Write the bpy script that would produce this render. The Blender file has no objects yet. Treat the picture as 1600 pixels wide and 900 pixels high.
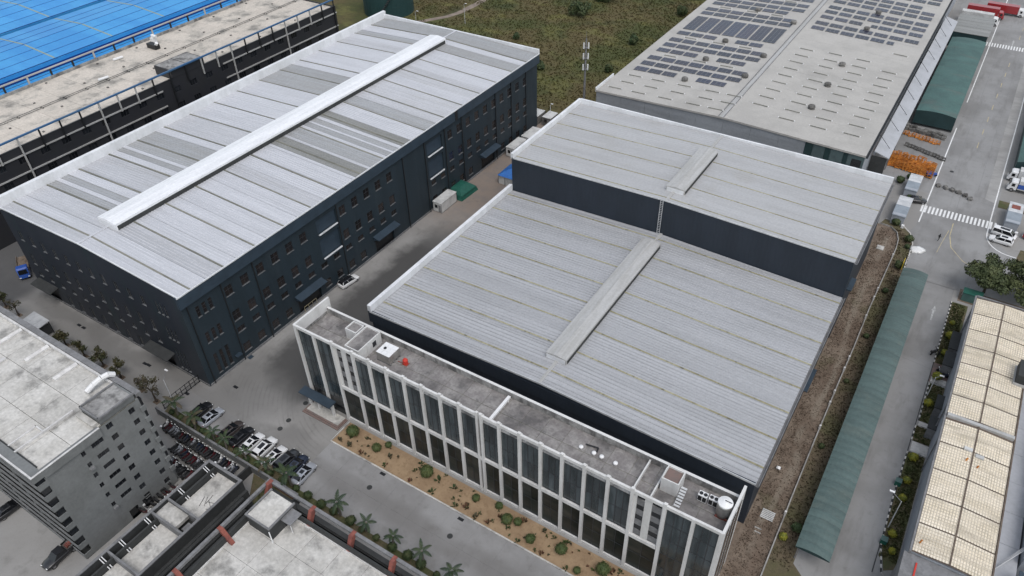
import bpy, bmesh, math, random
from mathutils import Vector, Matrix
R = math.radians
rnd = random.Random(7)
scene = bpy.context.scene
col = scene.collection

# ------------------------------------------------------------------ camera, sky, sun, exposure
YAW, PITCH, ROLL = R(-33.455), R(39.643), R(-1.509)
fw = Vector((math.sin(YAW)*math.cos(PITCH), math.cos(YAW)*math.cos(PITCH), -math.sin(PITCH)))
rt = Vector((math.cos(YAW), -math.sin(YAW), 0)); up = rt.cross(fw)
r2 = rt*math.cos(ROLL) + up*math.sin(ROLL); u2 = up*math.cos(ROLL) - rt*math.sin(ROLL)
cam_d = bpy.data.cameras.new('camera'); cam = bpy.data.objects.new('camera', cam_d); col.objects.link(cam)
cam.matrix_world = Matrix(((r2.x,u2.x,-fw.x,0),(r2.y,u2.y,-fw.y,0),(r2.z,u2.z,-fw.z,100.0),(0,0,0,1)))
cam_d.sensor_width = 36; cam_d.lens = 1184/1600*36; cam_d.clip_start = 1; cam_d.clip_end = 3000
scene.camera = cam
SUN_EL, SUN_AZ = R(60), R(128)          # azimuth from +Y towards +X; light comes from high behind the camera's right
world = bpy.data.worlds.new('World'); scene.world = world; world.use_nodes = True
wn = world.node_tree; wn.nodes.clear()
sky = wn.nodes.new('ShaderNodeTexSky'); sky.sky_type = 'NISHITA'; sky.sun_disc = False
sky.sun_elevation = SUN_EL; sky.sun_rotation = SUN_AZ
sky.air_density = 1.5; sky.dust_density = 2.5; sky.ozone_density = 1.0; sky.altitude = 50
hsv = wn.nodes.new('ShaderNodeHueSaturation'); hsv.inputs['Saturation'].default_value = 0.45   # cloud cover: little blue
bg = wn.nodes.new('ShaderNodeBackground'); bg.inputs[1].default_value = 0.15
wo = wn.nodes.new('ShaderNodeOutputWorld')
wn.links.new(sky.outputs[0], hsv.inputs['Color']); wn.links.new(hsv.outputs[0], bg.inputs[0]); wn.links.new(bg.outputs[0], wo.inputs[0])
sun_d = bpy.data.lights.new('sun', 'SUN'); sun_d.energy = 0.75; sun_d.angle = R(30); sun_d.color = (1.0, 0.975, 0.95)
sun = bpy.data.objects.new('sun', sun_d); col.objects.link(sun)
sd = Vector((math.sin(SUN_AZ)*math.cos(SUN_EL), math.cos(SUN_AZ)*math.cos(SUN_EL), math.sin(SUN_EL)))
sun.rotation_euler = sd.to_track_quat('Z', 'Y').to_euler(); sun.location = (0, 0, 150)
vs = scene.view_settings; vs.view_transform = 'Standard'; vs.look = 'None'; vs.gamma = 1; vs.exposure = 0.27
vs.use_curve_mapping = False
scene.render.resolution_x, scene.render.resolution_y = 1024, 576
scene.cycles.max_bounces = 5; scene.cycles.diffuse_bounces = 3; scene.cycles.glossy_bounces = 3

# ------------------------------------------------------------------ materials
MATS = {}
def mat(name, c, rough=0.8, c2=None, sc=0.25, stretch=(1,1,1), amt=(0.4,0.62), stain=None, ssc=0.06, sst=(1,1,1),
        samt=(0.52,0.68), smax=0.8, metal=0.0, spec=0.5, bump=0.0, bsc=6.0, rvar=0.0, fine=0.06, coat=0.0, alpha=1.0, waves=None):
    """plain surface colour with two layers of wear; positions are in world metres"""
    m = bpy.data.materials.new(name); m.use_nodes = True
    nt = m.node_tree; n = nt.nodes; l = nt.links
    b = n['Principled BSDF']
    b.inputs['Roughness'].default_value = rough; b.inputs['Metallic'].default_value = metal
    b.inputs['Specular IOR Level'].default_value = spec
    if coat: b.inputs['Coat Weight'].default_value = coat; b.inputs['Coat Roughness'].default_value = 0.08
    geo = n.new('ShaderNodeNewGeometry')
    def noise(scale, st, det=5):
        mp = n.new('ShaderNodeMapping'); mp.inputs['Scale'].default_value = st
        l.new(geo.outputs['Position'], mp.inputs['Vector'])
        t = n.new('ShaderNodeTexNoise'); t.inputs['Scale'].default_value = scale
        t.inputs['Detail'].default_value = det; t.inputs['Roughness'].default_value = 0.62
        l.new(mp.outputs[0], t.inputs['Vector']); return t
    def ramp(src, lo, hi):
        r = n.new('ShaderNodeMapRange'); r.interpolation_type = 'SMOOTHSTEP'
        r.inputs['From Min'].default_value = lo; r.inputs['From Max'].default_value = hi
        l.new(src, r.inputs['Value']); return r.outputs['Result']
    def mix(fac, a, bb, mode='MIX'):
        x = n.new('ShaderNodeMix'); x.data_type = 'RGBA'; x.blend_type = mode
        for k, v in ((6, a), (7, bb)):
            if isinstance(v, tuple): x.inputs[k].default_value = (*v, 1) if len(v) == 3 else v
            else: l.new(v, x.inputs[k])
        if isinstance(fac, float): x.inputs[0].default_value = fac
        else: l.new(fac, x.inputs[0])
        return x.outputs[2]
    cur = tuple(c)
    if c2: cur = mix(ramp(noise(sc, stretch).outputs['Fac'], *amt), tuple(c), tuple(c2))
    if stain:
        r_ = ramp(noise(ssc, sst, 7).outputs['Fac'], *samt)
        mm = n.new('ShaderNodeMath'); mm.operation = 'MULTIPLY'; mm.inputs[1].default_value = smax; l.new(r_, mm.inputs[0])
        cur = mix(mm.outputs[0], cur, tuple(stain))
    if fine:
        f = noise(2.3, (1,1,1), 6)
        r = n.new('ShaderNodeMapRange'); r.inputs['From Min'].default_value = 0.3; r.inputs['From Max'].default_value = 0.7
        r.inputs['To Min'].default_value = 1-fine*2; r.inputs['To Max'].default_value = 1+fine*2
        l.new(f.outputs['Fac'], r.inputs['Value'])
        cur = mix(1.0, cur, r.outputs['Result'], 'MULTIPLY')
    if rvar:
        oi = n.new('ShaderNodeObjectInfo')
        r = n.new('ShaderNodeMapRange'); r.inputs['To Min'].default_value = 1-rvar; r.inputs['To Max'].default_value = 1+rvar
        l.new(oi.outputs['Random'], r.inputs['Value']); cur = mix(1.0, cur, r.outputs['Result'], 'MULTIPLY')
    if isinstance(cur, tuple): b.inputs['Base Color'].default_value = (*cur, 1)
    else: l.new(cur, b.inputs['Base Color'])
    h = None
    if bump: h = noise(bsc, (1,1,1), 4).outputs['Fac']
    if waves:       # (axis vector, period in metres, strength): pressed ribs too fine to model
        mp = n.new('ShaderNodeMapping'); mp.inputs['Scale'].default_value = waves[0]; l.new(geo.outputs['Position'], mp.inputs['Vector'])
        w = n.new('ShaderNodeTexWave'); w.wave_type = 'BANDS'; w.bands_direction = 'X'; w.inputs['Scale'].default_value = 0.314/waves[1]
        l.new(mp.outputs[0], w.inputs['Vector']); h = w.outputs['Fac']; bump = waves[2]
    if h is not None:
        bp = n.new('ShaderNodeBump'); bp.inputs['Strength'].default_value = bump; bp.inputs['Distance'].default_value = 0.1
        l.new(h, bp.inputs['Height']); l.new(bp.outputs[0], b.inputs['Normal'])
    MATS[name] = m
    return m

def paint(name, c, rough=0.5, **k): return mat(name, c, rough, fine=k.pop('fine', 0.03), **k)

# ------------------------------------------------------------------ mesh builder and scene tree
class MB:
    def __init__(s): s.v = []; s.f = []; s.m = []
    def quad(s, *p, m=0):
        b = len(s.v); s.v += [tuple(q) for q in p]; s.f.append(tuple(range(b, b+len(p)))); s.m.append(m); return s
    def hexa(s, p, m=0):      # 8 points: bottom ring then top ring, counter-clockwise from above
        b = len(s.v); s.v += [tuple(q) for q in p]
        for f in ((3,2,1,0),(4,5,6,7),(0,1,5,4),(1,2,6,5),(2,3,7,6),(3,0,4,7)): s.f.append(tuple(b+i for i in f)); s.m.append(m)
        return s
    def box(s, x0, x1, y0, y1, z0, z1, m=0):
        return s.hexa(((x0,y0,z0),(x1,y0,z0),(x1,y1,z0),(x0,y1,z0),(x0,y0,z1),(x1,y0,z1),(x1,y1,z1),(x0,y1,z1)), m)
    def prism(s, poly, z0, z1, m=0, mside=None):
        n = len(poly); b = len(s.v); s.v += [(x,y,z0) for x,y in poly] + [(x,y,z1) for x,y in poly]
        s.f.append(tuple(b+n+i for i in range(n))); s.m.append(m)
        for i in range(n):
            j = (i+1) % n; s.f.append((b+i,b+j,b+n+j,b+n+i)); s.m.append(m if mside is None else mside)
        return s
    def sweep(s, prof, a, b_, ax='y', m=0, caps=True):   # profile of (u, z) pushed along y (u = x) or along x (u = y)
        n = len(prof); k = len(s.v)
        for t in (a, b_): s.v += [(u,t,z) if ax == 'y' else (t,u,z) for u,z in prof]
        for i in range(n):
            j = (i+1) % n; s.f.append((k+i,k+j,k+n+j,k+n+i)); s.m.append(m)
        if caps: s.f.append(tuple(k+i for i in range(n))[::-1]); s.f.append(tuple(k+n+i for i in range(n))); s.m += [m, m]
        return s
    def tube(s, p, q, r, n=6, r1=None, m=0, caps=True):
        p = Vector(p); q = Vector(q); d = (q-p).normalized(); r1 = r if r1 is None else r1
        a = d.orthogonal().normalized(); c = d.cross(a); k = len(s.v)
        for o, rr in ((p,r),(q,r1)):
            for i in range(n):
                t = 2*math.pi*i/n; s.v.append(tuple(o + a*math.cos(t)*rr + c*math.sin(t)*rr))
        for i in range(n): j = (i+1) % n; s.f.append((k+i,k+j,k+n+j,k+n+i)); s.m.append(m)
        if caps: s.f.append(tuple(k+i for i in range(n))[::-1]); s.f.append(tuple(k+n+i for i in range(n))); s.m += [m, m]
        return s
    def loft(s, rings, m=0, caps=True):
        n = len(rings[0]); k = len(s.v)
        for r in rings: s.v += [tuple(p) for p in r]
        for a in range(len(rings)-1):
            for i in range(n):
                j = (i+1) % n; s.f.append((k+a*n+i,k+a*n+j,k+(a+1)*n+j,k+(a+1)*n+i)); s.m.append(m)
        if caps: s.f.append(tuple(k+i for i in range(n))[::-1]); s.f.append(tuple(k+(len(rings)-1)*n+i for i in range(n))); s.m += [m, m]
        return s
    def lathe(s, x, y, prof, n=16, m=0):
        return s.loft([[(x+r*math.cos(2*math.pi*i/n), y+r*math.sin(2*math.pi*i/n), z) for i in range(n)] for r, z in prof], m)
    def mesh(s, name, mats, off=(0,0,0), smooth=False, fix=True):
        me = bpy.data.meshes.new(name)
        ox, oy, oz = off
        me.from_pydata([(x-ox,y-oy,z-oz) for x,y,z in s.v], [], s.f)
        for mm in (mats if isinstance(mats, (list,tuple)) else [mats]): me.materials.append(MATS[mm] if isinstance(mm, str) else mm)
        me.polygons.foreach_set('material_index', s.m)
        if smooth: me.polygons.foreach_set('use_smooth', [True]*len(s.f))
        if fix:
            bm = bmesh.new(); bm.from_mesh(me); bmesh.ops.recalc_face_normals(bm, faces=bm.faces); bm.to_mesh(me); bm.free()
        me.update(); return me
    def build(s, name, mats, parent=None, smooth=False, fix=True):
        off = ORG.get(parent.name, (0,0,0)) if parent else (0,0,0)
        return link(name, s.mesh(name, mats, off, smooth, fix), parent)
ORG = {}
def link(name, me, parent=None, loc=None, rz=0.0, sc=None):
    """loc is in world metres for parts of an unturned thing"""
    o = bpy.data.objects.new(name, me); col.objects.link(o)
    off = (0,0,0)
    if parent is not None:
        o.parent = parent; off = ORG.get(parent.name, (0,0,0))
    if loc is not None: o.location = (loc[0]-off[0], loc[1]-off[1], loc[2]-off[2]); ORG[o.name] = tuple(loc)
    else: ORG[o.name] = off
    if rz: o.rotation_euler = (0,0,rz)
    if sc: o.scale = sc if isinstance(sc, (tuple,list)) else (sc,sc,sc)
    return o
def tag(o, label, cat, group=None):
    o['label'] = label; o['category'] = cat
    if group: o['group'] = group
    return o
def thing(name, label, cat, loc=(0,0,0), group=None, rz=0.0):
    o = bpy.data.objects.new(name, None); col.objects.link(o); o.location = loc; o.rotation_euler = (0,0,rz)
    o.empty_display_size = 0.5; ORG[o.name] = tuple(loc); return tag(o, label, cat, group)
def struct(o): o['kind'] = 'structure'; return o
def copy_tree(o, parent=None):
    c = o.copy(); col.objects.link(c); c.parent = parent
    for ch in o.children: copy_tree(ch, c)
    return c
def place(proto, used, loc, rz=0.0, label=None, group=None, sc=None):
    """first call moves the prototype itself, later calls copy it with its parts"""
    o = proto if not used else copy_tree(proto)
    used.append(1)
    o.location = loc; o.rotation_euler = (0,0,rz)
    if sc: o.scale = sc if isinstance(sc, (tuple,list)) else (sc,sc,sc)
    if label: o['label'] = label
    if group: o['group'] = group
    return o

ORD = ['first','second','third','fourth','fifth','sixth','seventh','eighth','ninth','tenth','eleventh','twelfth','thirteenth','fourteenth','fifteenth','sixteenth','seventeenth','eighteenth','nineteenth','twentieth','twenty-first','twenty-second','twenty-third','twenty-fourth','twenty-fifth','twenty-sixth','twenty-seventh','twenty-eighth','twenty-ninth','thirtieth']
def wall_open(mb, ax, c, a0, a1, z0, z1, rects, depth, m=0):
    """a wall face on plane ax = c with real openings; reveals run `depth` along +ax"""
    P = (lambda a, z, d=0: (c+d, a, z)) if ax == 'x' else (lambda a, z, d=0: (a, c+d, z))
    A = sorted({a0, a1, *[r[0] for r in rects], *[r[1] for r in rects]}); Z = sorted({z0, z1, *[r[2] for r in rects], *[r[3] for r in rects]})
    byrow = {}
    for i in range(len(Z)-1):
        zc = (Z[i]+Z[i+1])/2; row = [r for r in rects if r[2] < zc < r[3]]
        start = a0
        for r in sorted(row):
            if r[0] > start: mb.quad(P(start,Z[i]), P(r[0],Z[i]), P(r[0],Z[i+1]), P(start,Z[i+1]), m=m)
            start = r[1]
        if start < a1: mb.quad(P(start,Z[i]), P(a1,Z[i]), P(a1,Z[i+1]), P(start,Z[i+1]), m=m)
    for x0, x1, y0, y1 in rects:
        for p, q in (((x0,y0),(x1,y0)),((x1,y0),(x1,y1)),((x1,y1),(x0,y1)),((x0,y1),(x0,y0))):
            mb.quad(P(*p), P(*q), P(*q,depth), P(*p,depth), m=m)

def ribbed(y0, y1, x0, z0, x1, z1, pitch, h=0.06, w=0.13, off=0.0):
    """trapezoid-ribbed metal sheet; ribs run from (x0,z0) to (x1,z1)"""
    mb = MB(); n = max(1, round((y1-y0)/pitch)); p = (y1-y0)/n; prof = []
    for i in range(n):
        a = y0 + i*p
        prof += [(a, 0), (a+p-w-0.05, 0), (a+p-w, h), (a+p-0.05, h)]
    prof.append((y1, 0))
    for (a, da), (b, db) in zip(prof, prof[1:]):
        mb.quad((x0,a,z0+da), (x1,a,z1+da), (x1,b,z1+db), (x0,b,z0+db), m=0 if (da == 0 and db == 0) else 1)  # ribs take a darker second colour that paints in their shading
    return mb
# ------------------------------------------------------------------ the palette
mat('roof_white', (0.545,0.55,0.578), 0.42, c2=(0.495,0.50,0.525), sc=0.5, stretch=(0.06,1.2,1), stain=(0.42,0.42,0.42), ssc=0.5, sst=(0.08,1.6,1), samt=(0.55,0.75), smax=0.5, metal=0.15, rvar=0.05, fine=0.03)
mat('roof_pale', (0.50,0.505,0.53), 0.45, c2=(0.435,0.44,0.46), sc=0.5, stretch=(0.06,1.2,1), stain=(0.38,0.37,0.36), ssc=0.5, sst=(0.08,1.6,1), smax=0.5, metal=0.15, rvar=0.06, fine=0.04)
mat('roof_worn', (0.36,0.37,0.385), 0.5, c2=(0.32,0.32,0.32), sc=0.5, stretch=(0.08,1.5,1), metal=0.1, rvar=0.08, fine=0.05)
mat('roof_olive', (0.27,0.272,0.262), 0.55, c2=(0.225,0.226,0.215), sc=0.5, stretch=(0.08,1.5,1), metal=0.1, rvar=0.08, fine=0.05)
mat('rib_pale_shade', (0.47,0.475,0.50), 0.5, c2=(0.40,0.405,0.42), sc=0.6, stretch=(0.15,1,1), fine=0.05)  # rib colours sit darker than their sheets to paint in rib shading
mat('rib_worn', (0.31,0.315,0.32), 0.5, c2=(0.27,0.275,0.275), sc=0.6, fine=0.04)
mat('rib_olive', (0.235,0.236,0.226), 0.55, c2=(0.20,0.20,0.19), sc=0.6, fine=0.04)
mat('rib_white', (0.53,0.54,0.575), 0.45, c2=(0.46,0.47,0.50), sc=0.6, stretch=(0.15,1,1), fine=0.04)
mat('roof_b', (0.40,0.404,0.418), 0.48, c2=(0.37,0.374,0.387), sc=0.35, stretch=(0.1,1.3,1), stain=(0.32,0.32,0.325), ssc=0.22, sst=(0.25,1.2,1), samt=(0.5,0.75), smax=0.35, metal=0.12, rvar=0.06, fine=0.05)
mat('rib_b', (0.345,0.35,0.365), 0.5, c2=(0.29,0.295,0.305), sc=0.5, stretch=(0.12,1,1), fine=0.05)  # darker than the sheet: shading of the ribs put into the colour
mat('roof_c', (0.41,0.412,0.418), 0.5, c2=(0.37,0.37,0.373), sc=0.3, stretch=(0.15,1.2,1), stain=(0.33,0.32,0.30), ssc=0.1, smax=0.45, metal=0.08, rvar=0.03, fine=0.04)
mat('rib_c', (0.38,0.38,0.385), 0.5, fine=0.04)
mat('seam_moss', (0.245,0.225,0.135), 0.85, c2=(0.35,0.33,0.225), sc=0.5, stretch=(0.3,1,1), stain=(0.09,0.085,0.06), ssc=1.2, smax=0.8, fine=0.1)
mat('seam_dark', (0.145,0.145,0.12), 0.8, c2=(0.215,0.21,0.175), sc=0.4, stretch=(0.2,1,1), fine=0.08)
mat('parapet_white', (0.74,0.75,0.77), 0.5, c2=(0.64,0.65,0.665), sc=0.25, stretch=(1,1,0.3), fine=0.03, metal=0.1)
mat('vent_white', (0.80,0.81,0.83), 0.45, c2=(0.72,0.73,0.75), sc=0.8, stretch=(1.5,0.12,1), fine=0.04, metal=0.1)
mat('vent_grey', (0.44,0.437,0.43), 0.5, c2=(0.38,0.375,0.36), sc=0.8, stretch=(1.5,0.12,1), fine=0.05, metal=0.1)
mat('navy_wall', (0.016,0.028,0.038), 0.6, c2=(0.013,0.023,0.031), sc=0.3, stretch=(1,1,0.15), stain=(0.026,0.038,0.047), ssc=0.4, sst=(1,1,0.12), smax=0.5, fine=0.05, bump=0.1, bsc=3)
mat('navy_front', (0.019,0.025,0.036), 0.55, c2=(0.026,0.031,0.042), sc=0.2, stretch=(1,1,0.15), stain=(0.02,0.038,0.042), ssc=0.25, sst=(1,1,0.1), smax=0.7, fine=0.05)
mat('navy_flat', (0.018,0.026,0.039), 0.55, c2=(0.015,0.022,0.033), sc=0.2, stretch=(1,1,0.3), fine=0.03, waves=((1,1,0),0.9,0.15))
paint('navy_trim', (0.03,0.048,0.068), 0.5, c2=(0.025,0.04,0.057), sc=0.4)
paint('black_metal', (0.012,0.013,0.015), 0.5)
paint('sill_pale', (0.125,0.13,0.137), 0.7, c2=(0.085,0.09,0.095), sc=2)
paint('window_frame_dark', (0.035,0.037,0.042), 0.5)
paint('window_frame_grey', (0.11,0.115,0.12), 0.5)
mat('glass_dark', (0.012,0.014,0.017), 0.12, c2=(0.022,0.024,0.028), sc=0.7, rvar=0.4, spec=0.6, fine=0)
mat('glass_brown', (0.026,0.021,0.02), 0.15, c2=(0.016,0.016,0.018), sc=0.7, rvar=0.5, spec=0.5, fine=0)
mat('curtain_glass', (0.022,0.032,0.036), 0.12, c2=(0.052,0.066,0.073), sc=0.5, stretch=(1.6,1,0.25), rvar=0.35, spec=0.6, fine=0)
mat('curtain_glass_low', (0.016,0.021,0.019), 0.3, c2=(0.036,0.037,0.033), sc=0.5, stretch=(0.3,1,1.6), rvar=0.4, spec=0.2, fine=0)
mat('fence_grey', (0.28,0.27,0.255), 0.85, c2=(0.38,0.37,0.355), sc=0.4, stain=(0.12,0.11,0.1), ssc=0.5, smax=0.6, fine=0.1)
paint('faded_white', (0.44,0.44,0.43), 0.7, c2=(0.3,0.3,0.295), sc=1.2)
paint('office_white', (0.63,0.625,0.615), 0.6, c2=(0.56,0.555,0.545), sc=0.5, stretch=(1,1,0.2), stain=(0.46,0.45,0.43), ssc=0.5, sst=(1,1,0.2), smax=0.35)
mat('office_roof', (0.185,0.172,0.168), 0.9, c2=(0.26,0.248,0.238), sc=0.7, stain=(0.085,0.08,0.08), ssc=0.35, samt=(0.48,0.64), smax=0.8, fine=0.1, rvar=0.1)
mat('concrete_stained', (0.30,0.295,0.285), 0.9, c2=(0.22,0.215,0.21), sc=0.5, stain=(0.07,0.068,0.066), ssc=0.5, sst=(1,1,0.4), samt=(0.46,0.64), smax=0.8, fine=0.1)
mat('concrete_pale', (0.53,0.515,0.485), 0.9, c2=(0.44,0.425,0.395), sc=0.25, stain=(0.19,0.185,0.175), ssc=0.28, samt=(0.5,0.68), smax=0.8, fine=0.08, rvar=0.06)
mat('concrete_cream', (0.53,0.48,0.42), 0.9, c2=(0.45,0.415,0.365), sc=0.2, stain=(0.15,0.143,0.132), ssc=0.2, samt=(0.5,0.68), smax=0.75, fine=0.08, rvar=0.06)
mat('white_ridge', (0.62,0.61,0.6), 0.7, c2=(0.5,0.49,0.48), sc=0.8, fine=0.05)
mat('grey_render', (0.175,0.182,0.182), 0.85, c2=(0.15,0.156,0.155), sc=0.2, stain=(0.115,0.119,0.117), ssc=0.25, sst=(1,1,0.25), smax=0.5, fine=0.05)
mat('grey_trim', (0.19,0.19,0.195), 0.8, c2=(0.145,0.145,0.148), sc=0.6, fine=0.08)
mat('dark_render', (0.04,0.042,0.042), 0.85, c2=(0.03,0.032,0.032), sc=0.3, fine=0.08)
mat('brick_red', (0.24,0.075,0.055), 0.85, c2=(0.17,0.055,0.045), sc=0.8, fine=0.1)
paint('black_wall', (0.022,0.023,0.028), 0.6, c2=(0.023,0.024,0.027), sc=0.3)
paint('rail_blue', (0.035,0.11,0.24), 0.5, c2=(0.05,0.12,0.22), sc=0.3)
mat('blue_roof', (0.035,0.25,0.58), 0.5, c2=(0.05,0.30,0.63), sc=0.12, stretch=(0.2,1,1), rvar=0.06, fine=0.04, waves=((0,0,0),1,0) if False else None)
paint('blue_trim', (0.008,0.05,0.24), 0.5)
mat('blue_seam', (0.25,0.32,0.28), 0.6, fine=0.08)
mat('tank_green', (0.014,0.045,0.047), 0.5, c2=(0.02,0.055,0.055), sc=0.3, stretch=(1,1,0.2), fine=0.04)
mat('shed_green', (0.058,0.125,0.113), 0.6, c2=(0.047,0.10,0.092), sc=0.25, stain=(0.085,0.11,0.098), ssc=0.3, sst=(0.3,1,1), smax=0.6, rvar=0.06, fine=0.06)
paint('shed_dark', (0.012,0.034,0.036), 0.6, c2=(0.016,0.042,0.045), sc=0.3)
mat('carport_green', (0.08,0.122,0.115), 0.6, c2=(0.067,0.102,0.096), sc=0.3, stretch=(0.5,1,1), stain=(0.10,0.13,0.115), ssc=0.3, smax=0.6, rvar=0.07, fine=0.06)
mat('roof_d', (0.415,0.40,0.375), 0.75, c2=(0.37,0.357,0.335), sc=0.12, stain=(0.29,0.28,0.26), ssc=0.07, samt=(0.52,0.74), smax=0.5, rvar=0.02, fine=0.04)
mat('teal_glass', (0.085,0.125,0.13), 0.25, c2=(0.07,0.10,0.105), sc=0.4, fine=0.02)
mat('wall_d', (0.29,0.31,0.335), 0.5, c2=(0.23,0.247,0.265), sc=0.3, stretch=(0.15,1,1), rvar=0.04, fine=0.04, waves=((0.0,0.0,0.0),1,0) if False else None)
paint('canopy_grey', (0.40,0.41,0.435), 0.45, c2=(0.36,0.37,0.39), sc=0.3)
mat('solar', (0.024,0.029,0.052), 0.18, c2=(0.035,0.032,0.05), sc=0.1, rvar=0.35, spec=0.55, fine=0.03)
paint('solar_line', (0.22,0.23,0.24), 0.5)
mat('roof_e', (0.80,0.725,0.60), 0.75, c2=(0.72,0.64,0.50), sc=0.35, stretch=(0.35,1.4,1), stain=(0.28,0.245,0.18), ssc=0.45, sst=(0.2,1.6,1), samt=(0.5,0.7), smax=0.75, rvar=0.07, fine=0.05)
paint('rib_e', (0.62,0.555,0.455), 0.7, c2=(0.52,0.46,0.365), sc=0.6)
paint('seam_e', (0.10,0.072,0.055), 0.8, c2=(0.14,0.11,0.085), sc=0.8)
paint('wall_e', (0.34,0.365,0.40), 0.6, c2=(0.29,0.31,0.34), sc=0.3)
paint('pale_metal', (0.55,0.56,0.57), 0.45, c2=(0.45,0.46,0.47), sc=0.6)
paint('white_paint', (0.74,0.74,0.73), 0.6, c2=(0.64,0.64,0.63), sc=0.8)
paint('yellow_paint', (0.48,0.40,0.22), 0.7, c2=(0.34,0.30,0.22), sc=0.9, amt=(0.35,0.6))
paint('steel', (0.48,0.47,0.45), 0.3, c2=(0.36,0.35,0.33), sc=0.8, metal=0.7)
paint('white_plastic', (0.72,0.72,0.72), 0.4)
paint('red_plastic', (0.50,0.035,0.02), 0.5)
paint('cabin_white', (0.56,0.56,0.55), 0.6, c2=(0.43,0.43,0.42), sc=0.6)
paint('tarp_green', (0.010,0.085,0.062), 0.55, c2=(0.014,0.105,0.075), sc=1.2)
paint('tarp_blue', (0.03,0.14,0.45), 0.5, c2=(0.04,0.17,0.5), sc=0.9)
paint('rust_orange', (0.60,0.235,0.04), 0.6, c2=(0.42,0.15,0.03), sc=0.8, rvar=0.25)
mat('grey_junk', (0.15,0.145,0.135), 0.8, c2=(0.09,0.085,0.08), sc=1.2, rvar=0.3, fine=0.1)
paint('tyre', (0.018,0.018,0.019), 0.85)
paint('rim', (0.30,0.30,0.31), 0.35, metal=0.6)
mat('car_glass', (0.010,0.011,0.013), 0.08, fine=0, spec=0.6)
for nm, c in (('white',(0.72,0.72,0.72)),('black',(0.012,0.012,0.014)),('graphite',(0.045,0.048,0.052)),('silver',(0.40,0.42,0.46)),('navy',(0.02,0.028,0.05)),('blue',(0.03,0.09,0.36)),('red',(0.30,0.025,0.03)),('red_dark',(0.075,0.012,0.016)),('brown',(0.05,0.04,0.037))):
    paint('car_'+nm, c, 0.28, coat=0.6, metal=0.25 if nm in ('silver','graphite') else 0.0, fine=0.0)
mat('lamp_white', (0.75,0.76,0.74), 0.2, fine=0); paint('lamp_red', (0.25,0.01,0.01), 0.3)
mat('bark', (0.075,0.058,0.045), 0.95, c2=(0.05,0.04,0.032), sc=1.5, fine=0.12)
mat('palm_bark', (0.15,0.135,0.11), 0.95, c2=(0.10,0.09,0.075), sc=2, stretch=(1,1,4), fine=0.1)
def leaf(name, c, c2, sc=0.9):
    m = mat(name, c, 0.65, c2=c2, sc=sc, fine=0.14, spec=0.3); return m
leaf('leaf_dark', (0.035,0.058,0.022), (0.062,0.075,0.03), 0.5)
leaf('leaf_tree', (0.055,0.062,0.028), (0.085,0.075,0.035), 0.7)
leaf('leaf_shade', (0.05,0.066,0.027), (0.085,0.098,0.04), 0.5)
leaf('leaf_dry', (0.085,0.07,0.045), (0.06,0.06,0.032), 0.7)
leaf('leaf_palm', (0.028,0.048,0.026), (0.045,0.066,0.026), 0.8)
leaf('leaf_palm_dry', (0.085,0.068,0.042), (0.05,0.062,0.028), 0.5)
leaf('leaf_ball', (0.05,0.075,0.025), (0.075,0.09,0.03), 1.3)
leaf('leaf_yellow', (0.26,0.24,0.025), (0.14,0.16,0.03), 1.6)
leaf('leaf_red', (0.13,0.055,0.035), (0.10,0.075,0.04), 1.6)
leaf('grass_tuft', (0.085,0.092,0.03), (0.15,0.115,0.045), 0.08)
leaf('dry_tuft', (0.15,0.115,0.07), (0.09,0.08,0.045), 0.3)
leaf('lawn', (0.075,0.092,0.034), (0.115,0.108,0.048), 0.5)

def custom(name):
    m = bpy.data.materials.new(name); m.use_nodes = True; MATS[name] = m
    nt = m.node_tree; n = nt.nodes; l = nt.links; b = n['Principled BSDF']; b.inputs['Roughness'].default_value = 0.9
    b.inputs['Specular IOR Level'].default_value = 0.25
    geo = n.new('ShaderNodeNewGeometry'); sep = n.new('ShaderNodeSeparateXYZ'); l.new(geo.outputs['Position'], sep.inputs[0])
    def M(op, a, b_=None, c=None, clamp=False):
        x = n.new('ShaderNodeMath'); x.operation = op; x.use_clamp = clamp
        for k, v in enumerate((a, b_, c)):
            if v is None: continue
            if isinstance(v, (int,float)): x.inputs[k].default_value = v
            else: l.new(v, x.inputs[k])
        return x.outputs[0]
    def N(scale, st=(1,1,1), det=6, rough=0.6):
        mp = n.new('ShaderNodeMapping'); mp.inputs['Scale'].default_value = st; l.new(geo.outputs['Position'], mp.inputs[0])
        t = n.new('ShaderNodeTexNoise'); t.inputs['Scale'].default_value = scale; t.inputs['Detail'].default_value = det; t.inputs['Roughness'].default_value = rough
        l.new(mp.outputs[0], t.inputs['Vector']); return t.outputs['Fac']
    def S(v, lo, hi):
        r = n.new('ShaderNodeMapRange'); r.interpolation_type = 'SMOOTHSTEP'; r.inputs['From Min'].default_value = lo; r.inputs['From Max'].default_value = hi
        l.new(v, r.inputs['Value']); return r.outputs['Result']
    def mix(f, a, b_):
        x = n.new('ShaderNodeMix'); x.data_type = 'RGBA'
        for k, v in ((0,f),(6,a),(7,b_)):
            if isinstance(v, tuple): x.inputs[k].default_value = (*v,1)
            elif isinstance(v, (int,float)): x.inputs[k].default_value = v
            else: l.new(v, x.inputs[k])
        return x.outputs[2]
    def done(c, bump=None, bs=0.3):
        l.new(c, b.inputs['Base Color'])
        if bump is not None:
            bp = n.new('ShaderNodeBump'); bp.inputs['Strength'].default_value = bs; bp.inputs['Distance'].default_value = 0.15
            l.new(bump, bp.inputs['Height']); l.new(bp.outputs[0], b.inputs['Normal'])
        return m
    return sep.outputs[0], sep.outputs[1], M, N, S, mix, done

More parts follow.
